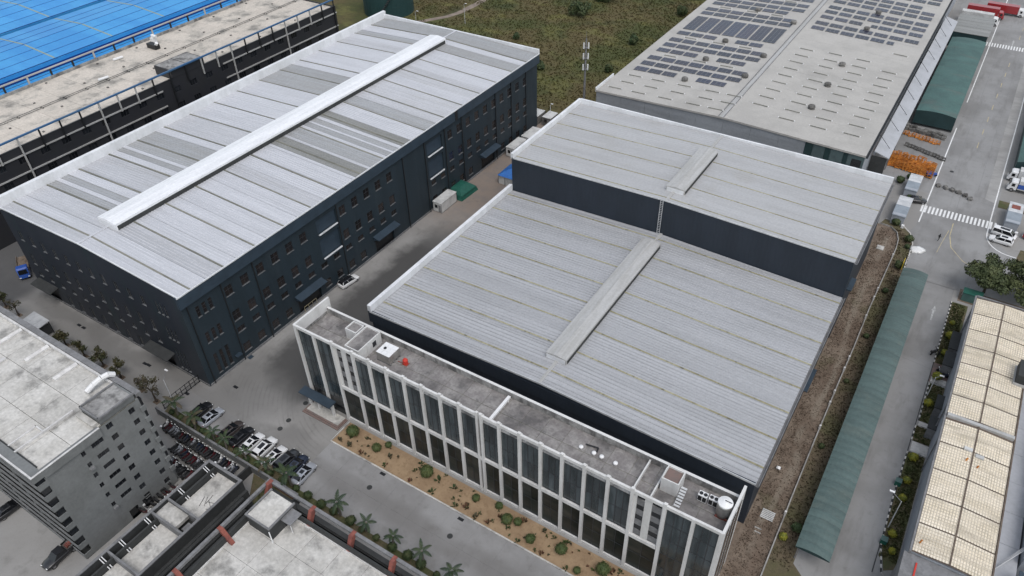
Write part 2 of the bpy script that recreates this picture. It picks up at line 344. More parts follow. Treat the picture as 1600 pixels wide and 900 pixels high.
# yard concrete: worn grey slabs, oil-dark wheel tracks between the halls, tyre arcs where lorries turn, dusty far end
X, Y, M, N, S, mix, done = custom('yard_concrete')
w = N(0.12, det=4); big = N(0.05); grime = N(0.35, det=8)
c = mix(S(big, 0.38, 0.64), (0.238,0.231,0.221), (0.30,0.293,0.283))
xw = M('ADD', X, M('MULTIPLY', M('SUBTRACT', w, 0.5), 9))
yw = M('ADD', Y, M('MULTIPLY', M('SUBTRACT', N(0.1, det=3), 0.5), 12))
lane = M('MULTIPLY', S(M('ABSOLUTE', M('ADD', xw, 86.8)), 9.5, 5.0), S(yw, 49, 60))
lane = M('MULTIPLY', lane, S(yw, 122, 100))
turn_r = M('SQRT', M('ADD', M('POWER', M('ADD', xw, 92), 2), M('POWER', M('SUBTRACT', yw, 53), 2)))
lane = M('MAXIMUM', lane, M('MULTIPLY', S(turn_r, 13, 4), 0.42))
front = M('MULTIPLY', S(M('ABSOLUTE', M('SUBTRACT', yw, 47.2)), 3.2, 0.8), M('MULTIPLY', S(xw, -60, -85), 0.35))
lane = M('MAXIMUM', lane, front)
c = mix(M('MULTIPLY', lane, 0.92), c, (0.062,0.061,0.06))
rr = M('SQRT', M('ADD', M('POWER', M('ADD', X, 70), 2), M('POWER', M('SUBTRACT', Y, 66), 2)))
arcs = M('MULTIPLY', S(M('SINE', M('ADD', M('MULTIPLY', rr, 7.5), M('MULTIPLY', w, 4))), 0.2, 1.0), M('MULTIPLY', S(rr, 13, 16), S(rr, 31, 25)))
arcs = M('MULTIPLY', arcs, S(N(0.22), 0.42, 0.62))
c = mix(M('MULTIPLY', arcs, 0.2), c, (0.08,0.077,0.072))
dust = M('MULTIPLY', S(Y, 104, 124), S(X, -60, -80))
c = mix(M('MULTIPLY', dust, 0.8), c, mix(S(N(0.3), 0.4, 0.65), (0.235,0.185,0.15), (0.20,0.165,0.145)))
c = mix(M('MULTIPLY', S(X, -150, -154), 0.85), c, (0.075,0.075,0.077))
c = mix(M('MULTIPLY', S(grime, 0.55, 0.75), 0.35), c, (0.10,0.097,0.09))
c = mix(M('MULTIPLY', S(N(3.0), 0.5, 0.8), 0.25), c, (0.13,0.125,0.12))
done(c, N(5.0), 0.15)

X, Y, M, N, S, mix, done = custom('lane_concrete')
c = mix(S(N(0.12), 0.36, 0.64), (0.225,0.221,0.218), (0.285,0.283,0.282))
c = mix(M('MULTIPLY', S(M('ABSOLUTE', M('SUBTRACT', M('ADD', Y, M('MULTIPLY', N(0.15), 3)), 47.6)), 2.6, 0.8), 0.45), c, (0.15,0.144,0.138))
c = mix(M('MULTIPLY', S(N(0.5, det=8), 0.52, 0.72), 0.4), c, (0.15,0.145,0.138))
c = mix(M('MULTIPLY', S(N(2.6), 0.5, 0.8), 0.2), c, (0.15,0.145,0.14))
done(c, N(5.0), 0.12)

X, Y, M, N, S, mix, done = custom('road_concrete')
c = mix(S(N(0.07), 0.38, 0.62), (0.21,0.207,0.203), (0.275,0.273,0.27))
c = mix(M('MULTIPLY', S(N(0.28, (1.8,0.35,1), 7), 0.48, 0.7), 0.5), c, (0.155,0.15,0.145))
c = mix(M('MULTIPLY', S(N(0.9, det=8), 0.55, 0.75), 0.35), c, (0.14,0.135,0.13))
done(c, N(5.0), 0.12)

X, Y, M, N, S, mix, done = custom('road_patch')
c = mix(S(N(0.2), 0.4, 0.65), (0.33,0.325,0.315), (0.27,0.265,0.257))
c = mix(M('MULTIPLY', S(N(0.6, (0.5,2,1), 8), 0.5, 0.75), 0.4), c, (0.19,0.185,0.18)); done(c, N(5.0), 0.1)

X, Y, M, N, S, mix, done = custom('meadow')
c = mix(S(N(0.045, det=7), 0.40, 0.60), (0.062,0.07,0.024), (0.10,0.082,0.037))
c = mix(M('MULTIPLY', S(N(0.08, (1,1.6,1), 7), 0.5, 0.66), 0.8), c, (0.13,0.125,0.043))
c = mix(M('MULTIPLY', S(N(0.06, (1.3,1,1), 8), 0.54, 0.68), 0.6), c, (0.03,0.038,0.015))
c = mix(M('MULTIPLY', S(N(0.7, det=8), 0.48, 0.7), 0.5), c, (0.045,0.036,0.019)); done(c, N(1.2, det=8), 0.5)

X, Y, M, N, S, mix, done = custom('path_dirt')
c = mix(S(N(0.3), 0.4, 0.6), (0.25,0.205,0.17), (0.19,0.155,0.13)); done(c, N(3.0), 0.4)

X, Y, M, N, S, mix, done = custom('brown_dirt')
c = mix(S(N(0.16, det=7), 0.38, 0.62), (0.142,0.106,0.08), (0.20,0.158,0.122))
c = mix(M('MULTIPLY', S(N(0.9, det=9), 0.46, 0.66), 0.6), c, (0.075,0.057,0.042))
tr = M('MULTIPLY', S(M('ABSOLUTE', M('ADD', X, M('ADD', M('MULTIPLY', M('SUBTRACT', N(0.05, det=2), 0.5), 6), 4.6))), 0.75, 0.2), S(N(0.12), 0.36, 0.5))
c = mix(M('MULTIPLY', tr, 0.75), c, (0.225,0.19,0.15))
c = mix(M('MULTIPLY', S(N(0.12), 0.55, 0.68), 0.5), c, (0.085,0.08,0.04)); done(c, N(2.5, det=8), 0.8)

X, Y, M, N, S, mix, done = custom('sandy_soil')
c = mix(S(N(0.35, det=7), 0.38, 0.62), (0.33,0.235,0.145), (0.27,0.187,0.115))
c = mix(M('MULTIPLY', S(N(1.3, det=9), 0.5, 0.7), 0.55), c, (0.19,0.125,0.07)); done(c, N(4.0, det=8), 0.5)

X, Y, M, N, S, mix, done = custom('garden_soil')
c = mix(S(N(0.3, det=7), 0.4, 0.6), (0.075,0.082,0.036), (0.12,0.098,0.06))
c = mix(M('MULTIPLY', S(N(1.5, det=9), 0.5, 0.68), 0.5), c, (0.06,0.066,0.03)); done(c, N(3.0, det=8), 0.8)

X, Y, M, N, S, mix, done = custom('verge_soil')
c = mix(S(N(0.16, det=7), 0.4, 0.62), (0.125,0.098,0.066), (0.098,0.09,0.048))
c = mix(M('MULTIPLY', S(N(1.3, det=9), 0.48, 0.68), 0.6), c, (0.07,0.058,0.038)); done(c, N(3.0, det=8), 0.7)
X, Y, M, N, S, mix, done = custom('red_paving')
done(mix(S(N(0.8), 0.4, 0.65), (0.19,0.135,0.12), (0.15,0.125,0.115)), N(4.0), 0.2)

# ------------------------------------------------------------------ the ground and what is laid on it
def sheet(name, poly, z, m, kind='structure', parent=None):
    mb = MB(); mb.quad(*[(x,y,z) for x,y in poly]); o = mb.build(name, m, parent, fix=False)
    if o.data.polygons[0].normal.z < 0: o.data.flip_normals()
    if not parent: o['kind'] = kind
    return o
ground = sheet('ground', ((-900,-300),(600,-300),(600,1200),(-900,1200)), 0, 'yard_concrete')
sheet('meadow', ((-330,164.5),(-101,164.5),(-100,172),(-86.5,174),(-86.5,700),(-330,700)), 0.02, 'meadow')
pth = [(-180,205),(-173.2,215.4),(-170.6,219.5),(-169,225),(-168.6,232),(-168.8,245),(-172,275)]; wd = [2.6,2.4,2.2,2.4,2.8,3.0,3.0]
def ribbon(pts, widths):
    L_, R_ = [], []
    for i, (p, w_) in enumerate(zip(pts, widths)):
        a = Vector(pts[max(0,i-1)]); b = Vector(pts[min(len(pts)-1,i+1)]); d = (b-a).normalized(); nn = Vector((-d.y, d.x))*w_/2
        L_.append((p[0]+nn.x, p[1]+nn.y)); R_.append((p[0]-nn.x, p[1]-nn.y))
    return L_, R_
def strip(name, pts, widths, z, m, parent=None, thick=0.0):
    L_, R_ = ribbon(pts, widths if isinstance(widths, list) else [widths]*len(pts)); mb = MB()
    for i in range(len(pts)-1):
        if thick:
            mb.hexa([(*R_[i],z),(*R_[i+1],z),(*L_[i+1],z),(*L_[i],z),(*R_[i],z+thick),(*R_[i+1],z+thick),(*L_[i+1],z+thick),(*L_[i],z+thick)])
        else: mb.quad((*R_[i],z),(*R_[i+1],z),(*L_[i+1],z),(*L_[i],z))
    o = mb.build(name, m, parent)
    if not parent: struct(o)
    return o
strip('dirt_path', pth, wd, 0.03, 'path_dirt')
# main road with its markings
road = sheet('road', ((-3.0,146.5),(13.9,146.5),(60,146.5),(60,158.5),(24,161),(18.2,165.2),(14.2,171),(13.9,420),(-0.4,420),(-0.4,166),(-2.5,160),(-1.8,151)), 0.004, 'road_concrete')
sheet('side_road', ((0.6,66),(5.2,66),(8.5,61),(13,60),(10.6,88),(10.5,146.6),(0.6,146.6)), 0.004, 'road_concrete')
sheet('truck_yard', ((-14.8,182),(-0.4,182),(-0.4,420),(-14.8,420)), 0.005, 'road_concrete')
sheet('road_patch', ((11.3,186),(13.5,185),(13.7,420),(11.3,420)), 0.008, 'road_patch')
def marking(name, poly, m='white_paint', z=0.013):
    return sheet(name, poly, z, m, parent=road)
def lined(name, pts, w_, m='white_paint', z=0.012): return strip(name, pts, w_, z, m, parent=road)
lined('edge_line', [(-0.1,168.2),(0.0,187),(0.15,220.2)], 0.28); lined('edge_line', [(0.25,238),(0.4,300),(0.6,400)], 0.28)
lined('edge_line', [(13.75,400),(13.7,236),(13.55,190),(13.5,177)], 0.26)
arc = [(13.5,177)] + [(13.5+5.2*(1-math.cos(t)), 171-6.5*math.sin(t)) for t in [R(a) for a in range(0,85,12)]] + [(24,164),(40,162)]
lined('edge_line', arc, 0.24)
for i in range(20):
    x = -0.55 + i*0.8
    if x < 15.2: marking('crosswalk_stripe', ((x-0.21,172.9+0.02*i),(x+0.21,172.9+0.02*i),(x+0.21,176.1+0.02*i),(x-0.21,176.1+0.02*i)), z=0.017)
for i in range(17):
    x = -0.6 + i*0.8
    marking('crosswalk_stripe', ((x-0.2,285.2),(x+0.2,285.2),(x+0.2,288.6),(x-0.2,288.6)), z=0.017)
for y in (211,219.5,228,236.5,245,253.5,262,270.5,296,304.5,313): marking('lane_dash', ((6.2+0.02*(y-211),y),(6.42+0.02*(y-211),y),(6.42+0.02*(y-211),y+3.4),(6.2+0.02*(y-211),y+3.4)), 'yellow_paint')
lined('lane_line', [(6.6,171.5),(6.7,166),(7.6,161.5),(10.5,157.5),(16,154.2),(24,152.6)], 0.2, 'yellow_paint')
lined('lane_line', [(6.2,168),(5.6,162),(5.3,158)], 0.12, 'yellow_paint')
for pts_ in ([(6.3,177),(6.25,184.2)],[(0.2,185.0),(6.3,184.3),(13.4,183.6)],[(0.3,198.5),(13.5,198.2)],[(0.3,214),(13.5,213.7)],[(0.3,230),(13.6,229.7)],[(0.3,247),(13.6,246.8)],[(0.4,265),(13.6,264.8)],[(3.2,190),(3.3,282)],[(9.4,186),(9.5,282)],[(-1.6,152),(4.8,150.3),(11,148.4)],[(4.9,146.4),(4.95,160)],[(5.2,121),(10.4,120.4)]):
    strip('road_joint', pts_, 0.05, 0.009, 'grey_trim', parent=road)
def arrow(x, y, s=1.0, w_=0.16):
    marking('arrow_mark', ((x-w_,y),(x+w_,y),(x+w_,y+3.2*s),(x+0.42,y+3.1*s),(x,y+4.9*s),(x-0.42,y+3.1*s),(x-w_,y+3.2*s)), 'faded_white')
arrow(8.1,134.4); arrow(6.6, 288.9, 1.1)
# lane in front of the office: cast slabs, each its own piece
lane = sheet('office_lane', ((-70.7,41.3),(30,41.3),(30,51.05),(-70.7,51.05)), 0.004, 'concrete_stained')
sm = MB().box(-2.488,2.488,-2.418,2.418,0,0.03).mesh('concrete_slab', 'lane_concrete')
for i in range(20):
    for j in range(2): link('concrete_slab', sm, lane, (-68.2+i*5.0, 43.75+j*4.86, 0.006))
# kerbed sandy bed along the office
sheet('planting_bed', ((-70.8,51.35),(-7,51.35),(-7,55.9),(-70.8,55.9)), 0.10, 'sandy_soil')
strip('kerb', [(-71,56.0),(-71,51.2),(-7,51.2)], 0.24, 0.0, 'concrete_pale', thick=0.14)
# dirt strip on the right of the halls, with the garden strip by the green carport roof
fence_pts = [(-2.3,52),(-2.4,65.7),(-2.6,80.4),(-2.7,93),(-2.7,108.4),(-2.6,118.6),(-2.7,131.6),(-2.5,144.6),(-2.35,154.7),(-2.6,158.2),(-3.4,161),(-5.0,162.7),(-7.4,163)]
sheet('dirt_strip', [(-8.5,30),(-2.3,30)] + fence_pts + [(-8.5,163)], 0.012, 'brown_dirt')
sheet('verge', [(p[0]+0.12,p[1]) for p in fence_pts] + [(-7.4,163.2),(-6.8,165.6),(-3.2,164.9),(-1.0,162.4),(0.2,158.4),(0.35,154),(0.3,150),(0.7,146),(0.9,143),(0.9,69.5),(5.0,66),(9,60),(9,52)], 0.010, 'verge_soil')
strip('kerb', [(-6.7,165.8),(-3.1,165.1),(-0.85,162.5),(0.35,158.5),(0.5,154),(0.45,150),(0.8,146.2)], 0.2, 0, 'concrete_pale', thick=0.12)
sheet('garden_strip', ((10.75,118.6),(13.6,118.6),(13.6,142.3),(10.75,142.3)), 0.03, 'garden_soil')
sheet('garden_strip', ((11.0,106.6),(13.6,106.6),(13.6,116.6),(11.0,116.6)), 0.03, 'garden_soil')
sheet('garden_strip', ((10.8,101.6),(13.4,101.6),(13.4,105.2),(10.8,105.2)), 0.03, 'garden_soil')
sheet('garden_strip', ((10.7,98.8),(13.3,98.8),(13.3,76),(11.9,75),(10.9,79),(10.6,88)), 0.03, 'garden_soil')
sheet('red_paving', ((10.7,117.0),(13.6,117.0),(13.6,122.4),(10.7,122.4)), 0.034, 'red_paving')
kb = struct(MB().box(10.56,10.7,74,142.3,-0.05,0.05).build('kerb','dark_render'))
kstone = [MB().box(-0.1,0.1,-0.3,0.3,0,0.17).mesh('kerb_stone',m) for m in ('concrete_pale','dark_render')]
def kerb_run(pts):
    i = 0
    for a, b in zip(pts, pts[1:]):
        a = Vector(a); b = Vector(b); d = b-a; n = max(1,int(d.length/0.62)); rz = math.atan2(d.y,d.x)-math.pi/2
        for k in range(n): p = a+d*(k+0.5)/n; link('kerb_stone', kstone[i % 2], kb, (p.x,p.y,0.0), rz); i += 1
for run in (((10.65,142.3),(10.65,122.5)),((10.9,116.6),(10.9,106.6)),((10.7,105.2),(10.7,101.6)),((10.6,98.8),(10.5,88),(10.75,79),(11.7,74.6),(13.5,72.5))): kerb_run(run)
# pavement behind the boundary wall, lawn of the walled court
sheet('car_park', ((-101,40.4),(-70.7,40.4),(-70.7,46.3),(-101,46.3)), 0.003, 'lane_concrete')
sheet('planted_border', ((-100.5,40.3),(-40,40.3),(-40,42.0),(-100.5,42.0)), 0.02, 'garden_soil')
sheet('court_lawn', ((-72.8,34.5),(-67.2,34.5),(-67.2,39.7),(-77,39.7)), 0.02, 'garden_soil')
sheet('grass_verge', ((19.6,161.5),(40,160),(40,167.5),(20.4,168)), 0.03, 'garden_soil')
sheet('grass_verge', ((14.2,183.5),(40,183.5),(40,187),(14.2,187)), 0.03, 'garden_soil')
sheet('tree_bed', ((11.5,143.2),(40,143.2),(40,147.5),(11.5,147.5)), 0.02, 'brown_dirt')
# drain covers and gully grates set in the paving
cov = MB().lathe(0,0,[(0.0,0.05),(0.45,0.05),(0.45,0.0)],12).mesh('manhole_cover','dark_render')
for x, y in ((-80.3,50.7),(-80.2,48.6),(-59.3,47.5),(-43.4,47.2),(-80.6,55.1),(2.7,195.3)): link('manhole_cover', cov, ground, (x,y,0.0))
grt = MB().box(-0.5,0.5,-0.25,0.25,0,0.05).mesh('gully_grate','black_metal')
for x, y in ((-59.2,50.6),(-43.7,50.4),(-94.2,51.3),(-100.5,45.6),(-113.5,46.5),(-112.5,46.6),(-134,46.5),(-132.5,46.5)): link('gully_grate', grt, ground, (x,y,0.0))
# ------------------------------------------------------------------ windows shared by the halls
def window_set(w, h, ax, frame, glass, sill=None, mull=1, trans=1, fw_=0.07):
    """meshes for one window size on a wall facing +x (ax='x') or -y (ax='y'); local origin at the opening's centre on the wall plane"""
    f = MB(); p = MB(); s = MB()
    B = (lambda mb,a0,a1,d0,d1,z0,z1: mb.box(-d1,-d0,a0,a1,z0,z1)) if ax == 'x' else (lambda mb,a0,a1,d0,d1,z0,z1: mb.box(a0,a1,d0,d1,z0,z1))
    for a0,a1,z0,z1 in ((-w/2,w/2,-h/2,-h/2+fw_),(-w/2,w/2,h/2-fw_,h/2),(-w/2,-w/2+fw_,-h/2+fw_,h/2-fw_),(w/2-fw_,w/2,-h/2+fw_,h/2-fw_)): B(f,a0,a1,0.10,0.19,z0,z1)
    for i in range(mull): c = -w/2+(i+1)*w/(mull+1); B(f,c-0.03,c+0.03,0.105,0.185,-h/2+fw_,h/2-fw_)
    for i in range(trans): c = -h/2+(i+1)*h/(trans+1)+0.15; B(f,-w/2+fw_,w/2-fw_,0.11,0.18,c-0.03,c+0.03)
    B(p,-w/2+0.01,w/2-0.01,0.14,0.16,-h/2+0.01,h/2-0.01)
    out = [f.mesh('window',frame), p.mesh('pane',glass)]
    if sill: B(s,-w/2-0.06,w/2+0.06,-0.12,0.1,-h/2-0.09,-h/2+0.01); out.append(s.mesh('sill',sill))
    return out
def put_window(ws, parent, x, y, z):
    o = link('window', ws[0], parent, (x,y,z)); link('pane', ws[1], o)
    if len(ws) > 2: link('sill', ws[2], o)
    return o
def canopy(name, parent, x0,x1,y0,y1,z0,z1, m, th=0.12, side=None):
    """sloping entrance canopy with end plates"""
    mb = MB()
    if side == 'x': mb.hexa(((x0,y0,z1),(x1,y0,z0),(x1,y1,z0),(x0,y1,z1),(x0,y0,z1+th),(x1,y0,z0+th),(x1,y1,z0+th),(x0,y1,z1+th)))
    else: mb.hexa(((x0,y0,z0),(x1,y0,z0),(x1,y1,z1),(x0,y1,z1),(x0,y0,z0+th),(x1,y0,z0+th),(x1,y1,z1+th),(x0,y1,z1+th)))
    if side == 'x':
        for y in (y0+0.1,y1-0.2): mb.sweep([(x0,z1-0.02),(x1-0.1,z0-0.02),(x0,z0-0.5)], y, y+0.08)
    return mb.build(name, m, parent)

def ridge_vent(parent, xc, half, y0, y1, zb, h, m, end_m='parapet_white'):
    mb = MB(); a = half
    prof = [(xc-a,zb),(xc+a,zb),(xc+a,zb+h*0.8),(xc,zb+h),(xc-a,zb+h*0.8)]
    mb.sweep(prof, y0, y1); o = mb.build('ridge_vent', m, parent)
    e = MB().box(xc-a*0.9,xc+a*0.9,y0-0.05,y0-0.003,zb+0.08,zb+h*0.68); e.build('vent_end', end_m, o)
    g_ = MB(); g_.box(xc+a+0.003,xc+a+0.05,y0+0.3,y1-0.3,zb-0.1,zb+h*0.55).box(xc-a-0.05,xc-a-0.003,y0+0.3,y1-0.3,zb-0.1,zb+h*0.36); g_.build('vent_louvre_shade','dark_render',o)  # louvre strips; the taller dark one paints shade onto the right flank
    return o

# ------------------------------------------------------------------ dark factory hall with the white roof
A = thing('factory_hall', 'long dark navy factory hall with white striped metal roof and rows of windows', 'factory', (-124,106,0))
AX0, AX1, AY0, AY1 = -150.0, -98.2, 49.0, 163.3
cols_side = [58.5+3.65*i for i in range(28)]
rects = []; wins = []
def win_ok(y, z):
    for a,b,c,d in ((80.1,86.2,7.7,15.2),(106.2,114.3,0,18),(115.2,121.6,7.9,15.2)):
        if a-0.9 < y < b+0.9 and c-0.5 < z < d+1.2: return False
    return True
doors_side = [(71.9,78.1),(95.3,101.4),(136.2,142.2)]
for y in cols_side:
    if y > AY1-3: continue
    for z, hh in ((15.9,2.1),(10.2,2.2),(6.9,1.15),(2.4,1.9)):
        if not win_ok(y, z): continue
        if z < 3 and any(a-1.1 < y < b+1.1 for a,b in doors_side): continue
        rects.append((y-0.85,y+0.85,z-hh/2,z+hh/2)); wins.append((y,z,hh))
slots = []
for y in (51.9,53.2,54.5):
    for z, hh in ((15.9,2.3),(9.9,2.4),(3.6,4.6)): rects.append((y-0.38,y+0.38,z-hh/2,z+hh/2)); slots.append((y,z,hh))
for a,b in doors_side: rects.append((a,b,0.0,3.9))
for a,b in ((80.4,85.9),(115.5,121.2)):
    rects.append((a,b,14.2,17.4)); rects.append((a,b,8.4,12.9))
side = MB(); wall_open(side, 'x', AX1, AY0, AY1, 0, 18.7, rects, -0.45)
side.build('wall', 'navy_wall', A)
ws = {hh: window_set(1.7,hh,'x','window_frame_dark','glass_brown','sill_pale',1,1 if hh > 1.5 else 0) for hh in (2.1,2.2,1.15,1.9)}
for y,z,hh in wins: put_window(ws[hh], A, AX1, y, z)
wsl = {hh: window_set(0.76,hh,'x','window_frame_dark','glass_brown','sill_pale',0,2) for hh in (2.3,2.4,4.6)}
for y,z,hh in slots: put_window(wsl[hh], A, AX1, y, z)
for a,b in ((80.4,85.9),(115.5,121.2)):
    for z0,z1 in ((14.2,17.4),(8.4,12.9)):
        p = MB().box(AX1-0.42,AX1-0.36,a,b,z0,z1).build('wall_panel','navy_trim',A)
        MB().box(AX1-0.1,AX1+0.25,a+0.2,b-0.1,z0-0.22,z0-0.02).build('ledge','parapet_white',p)
for k,(a,b) in enumerate(doors_side):
    d = MB(); d.box(AX1-0.44,AX1-0.38,a,b,0,3.9)
    for j in range(9): d.box(AX1-0.38,AX1-0.35,a,b,0.3+j*0.42,0.34+j*0.42)
    dd = d.build('roller_door', 'black_metal', A)
    canopy('canopy', A, AX1-0.02, AX1+1.7, a-0.5, b+0.7, 4.35, 4.75, 'navy_trim', side='x')
    if k == 0:
        s_ = MB()
        for j in range(4): s_.box(AX1+0.15,AX1+0.22,a+1.0+j*1.1,a+1.08+j*1.1,0,1.3)
        s_.box(AX1+0.15,AX1+0.22,a+1.0,a+4.4,1.2,1.3); s_.build('door_rail','yellow_paint',dd)
MB().box(AX1-0.2,AX1+0.9,57.6,58.6,0,0.02).box(AX1,AX1+0.9,55.4,56.6,2.3,2.45).build('door_hood','navy_trim',A)
# front gable wall (faces -y)
rects = []; fw_ = []; fs = []
for i in range(12):
    x = -109.4 - 3.72*i
    if x < AX0+2: continue
    for z, hh in ((15.6,2.2),(9.9,2.6),(6.1,1.0),(2.2,2.6)):
        if z < 3 and (-113 < x < -105 or -150 < x < -141): continue
        rects.append((x-0.6,x+0.6,z-hh/2,z+hh/2)); fw_.append((x,z,hh))
for x in (-105.3,-104.2,-103.1):
    for z, hh in ((15.9,2.6),(10,2.8),(3.6,4.8)): rects.append((x-0.3,x+0.3,z-hh/2,z+hh/2)); fs.append((x,z,hh))
fdoors = [(-111.8,-107.2),(-147.6,-143.2)]
for a,b in fdoors: rects.append((a,b,0,3.5))
rects = [r for r in rects if r[0] > AX0]
fr = MB(); wall_open(fr, 'y', AY0, AX0, AX1, 0, 20.6, rects, 0.45)
fr.quad((AX0,AY0,20.6),(AX1,AY0,20.6),(AX1,AY0,21.05),(-124,AY0,22.1),(AX0,AY0,21.05))
fr.build('gable_wall', 'navy_front', A)
ws = {hh: window_set(1.2,hh,'y','window_frame_grey','glass_dark','sill_pale',1,0) for hh in (2.2,2.6,1.0)}
for x,z,hh in fw_:
    if x-0.6 > AX0: put_window(ws[hh], A, x, AY0, z)
ws = {hh: window_set(0.6,hh,'y','window_frame_grey','glass_dark','sill_pale',0,1) for hh in (2.6,2.8,4.8)}
for x,z,hh in fs: put_window(ws[hh], A, x, AY0, z)
for a,b in fdoors:
    MB().box(a,b,AY0+0.38,AY0+0.44,0,3.5).build('roller_door','black_metal',A)
    canopy('canopy', A, a-1.2, b+1.2, AY0-2.0, AY0+0.02, 3.9, 4.3, 'dark_render')
# remaining shell, fascia, downpipes
MB().box(AX0,AX0+0.3,AY0+0.5,AY1,0,21).box(AX0+0.3,AX1-0.5,AY1-0.3,AY1,0,21).build('rear_wall','navy_wall',A)
MB().box(AX1-0.02,AX1+0.62,AY0-0.25,AY1+0.2,18.7,21.15).build('fascia','navy_trim',A)
MB().box(AX1+0.621,AX1+0.68,125.9,126.9,18.72,21.1).build('downpipe_box','black_metal',A)
for y in (50.1,57.2,64.35,86.1,107.0,114.6,122.2,128.9,143.2,150.4,157.5):
    MB().tube((AX1+0.12,y,0),(AX1+0.12,y,18.7),0.11,6).build('downpipe','black_metal',A)
MB().box(AX1,AX1+0.1,AY0+0.2,AY1,0.0,0.45).box(AX0,AX1,AY0-0.1,AY0,0,0.45).build('plinth','grey_trim',A)
# the roof: a sheet per band, real ribs, mossy seams, eave edge
ZE, ZR, XR = 21.17, 22.25, -124.0
XL, XRt = -149.4, AX1+0.62
seams = [51.6+7.05*i for i in range(16)]
def tone_split(edges, side_):
    out = []
    for y0, y1 in zip(edges, edges[1:]):
        n = max(1, int((y1-y0)/2.4)); cuts = sorted(set([y0,y1]+[y0+(y1-y0)*(k+rnd.uniform(-0.25,0.25))/n for k in range(1,n)]))
        for a, b in zip(cuts, cuts[1:]):
            mid = (a+b)/2; t = 'roof_white' if rnd.random() < 0.62 else 'roof_pale'
            out.append((a,b,t))
    return out
spec_r = [(49.0,51.45,'roof_white'),(119,122.2,'roof_pale'),(115.6,118.9,'roof_worn'),(110.1,115.4,'roof_white'),(107.1,110.0,'roof_olive'),(106.0,107.0,'roof_white'),(104.5,105.9,'roof_worn'),(103.8,104.4,'roof_white'),(102.2,103.7,'roof_worn'),(101.2,102.1,'roof_white'),(97.1,100.8,'roof_worn'),(96.2,97.0,'roof_pale'),(92.5,96.1,'roof_olive'),(91.6,92.4,'roof_white'),(87.2,91.5,'roof_white'),(157.4,163.1,'roof_worn'),(154.6,157.0,'roof_white'),(150.5,154.5,'roof_worn')]
spec_l = [(49.0,51.45,'roof_pale'),(51.8,54.2,'roof_white'),(54.3,58.4,'roof_pale'),(58.9,60.5,'roof_worn'),(60.6,61.6,'roof_white'),(61.7,63.2,'roof_worn'),(63.3,65.5,'roof_white'),(66.0,72.4,'roof_pale'),(72.9,74.6,'roof_white'),(74.7,76.0,'roof_worn'),(76.1,77.0,'roof_white'),(77.1,79.6,'roof_worn'),(80.1,84.4,'roof_worn'),(84.5,86.6,'roof_white'),(87.1,93.7,'roof_pale'),(115.3,121.9,'roof_worn'),(122.4,126.2,'roof_worn'),(126.3,128.9,'roof_white'),(153.2,157.0,'roof_white'),(157.5,163.1,'roof_worn')]
def roof_side(spec, x0, z0, x1, z1):
    done_ = sorted(spec); edges = [49.0]+seams+[163.1]; segs = list(done_)
    for y0, y1 in zip(edges, edges[1:]):        # bays not described above: one to three pale bands
        if any(a < (y0+y1)/2 < b or (y0-0.3 < a and b < y1+0.3) for a,b,_ in done_): continue
        segs += [(a+0.03,b-0.03,t) for a,b,t in tone_split([y0+0.15,y1-0.15],0)]
    for a, b, t in segs:
        m2 = {'roof_white':'rib_white','roof_pale':'rib_pale_shade','roof_worn':'rib_worn','roof_olive':'rib_olive'}[t]
        ribbed(a, b, x0, z0, x1, z1, 0.62).build('roof_sheet', [t, m2], A)
    for y in seams:
        mb = MB(); mb.hexa(((x0,y-0.16,z0-0.05),(x1,y-0.16,z1-0.05),(x1,y+0.16,z1-0.05),(x0,y+0.16,z0-0.05),(x0,y-0.16,z0+0.085),(x1,y-0.16,z1+0.085),(x1,y+0.16,z1+0.085),(x0,y+0.16,z0+0.085)))
        mb.build('roof_seam','seam_dark',A)
roof_side(spec_r, XR, ZR, XRt, ZE); roof_side(spec_l, XL, ZE, XR, ZR)
MB().quad((XL,49.0,ZE-0.06),(XR,49.0,ZR-0.06),(XR,163.2,ZR-0.06),(XL,163.2,ZE-0.06)).quad((XR,49.0,ZR-0.06),(XRt,49.0,ZE-0.06),(XRt,163.2,ZE-0.06),(XR,163.2,ZR-0.06)).build('roof_deck','roof_worn',A)
MB().box(-124.25,-123.75,49.0,163.1,ZR+0.02,ZR+0.12).build('ridge_cap','roof_white',A)
MB().box(XRt-0.06,XRt+0.08,AY0-0.27,AY1+0.22,ZE-0.1,ZE+0.13).build('eave_edge','parapet_white',A)
MB().hexa(((XL,48.9,ZE-0.1),(XR,48.9,ZR-0.1),(XR,49.08,ZR-0.1),(XL,49.08,ZE-0.1),(XL,48.9,ZE+0.16),(XR,48.9,ZR+0.16),(XR,49.08,ZR+0.16),(XL,49.08,ZE+0.16))).hexa(((XR,48.9,ZR-0.1),(XRt,48.9,ZE-0.1),(XRt,49.08,ZE-0.1),(XR,49.08,ZR-0.1),(XR,48.9,ZR+0.16),(XRt,48.9,ZE+0.16),(XRt,49.08,ZE+0.16),(XR,49.08,ZR+0.16))).build('verge_edge','parapet_white',A)
MB().box(-150.3,XL-0.003,48.9,163.9,20.8,23.1).build('parapet','parapet_white',A)
MB().box(-150.31+0.9,XRt-0.1,163.2,163.7,20.8,22.3).build('parapet','parapet_white',A)
ridge_vent(A, -124.0, 2.55, 55.2, 155.2, ZR-0.15, 1.7, 'vent_white')

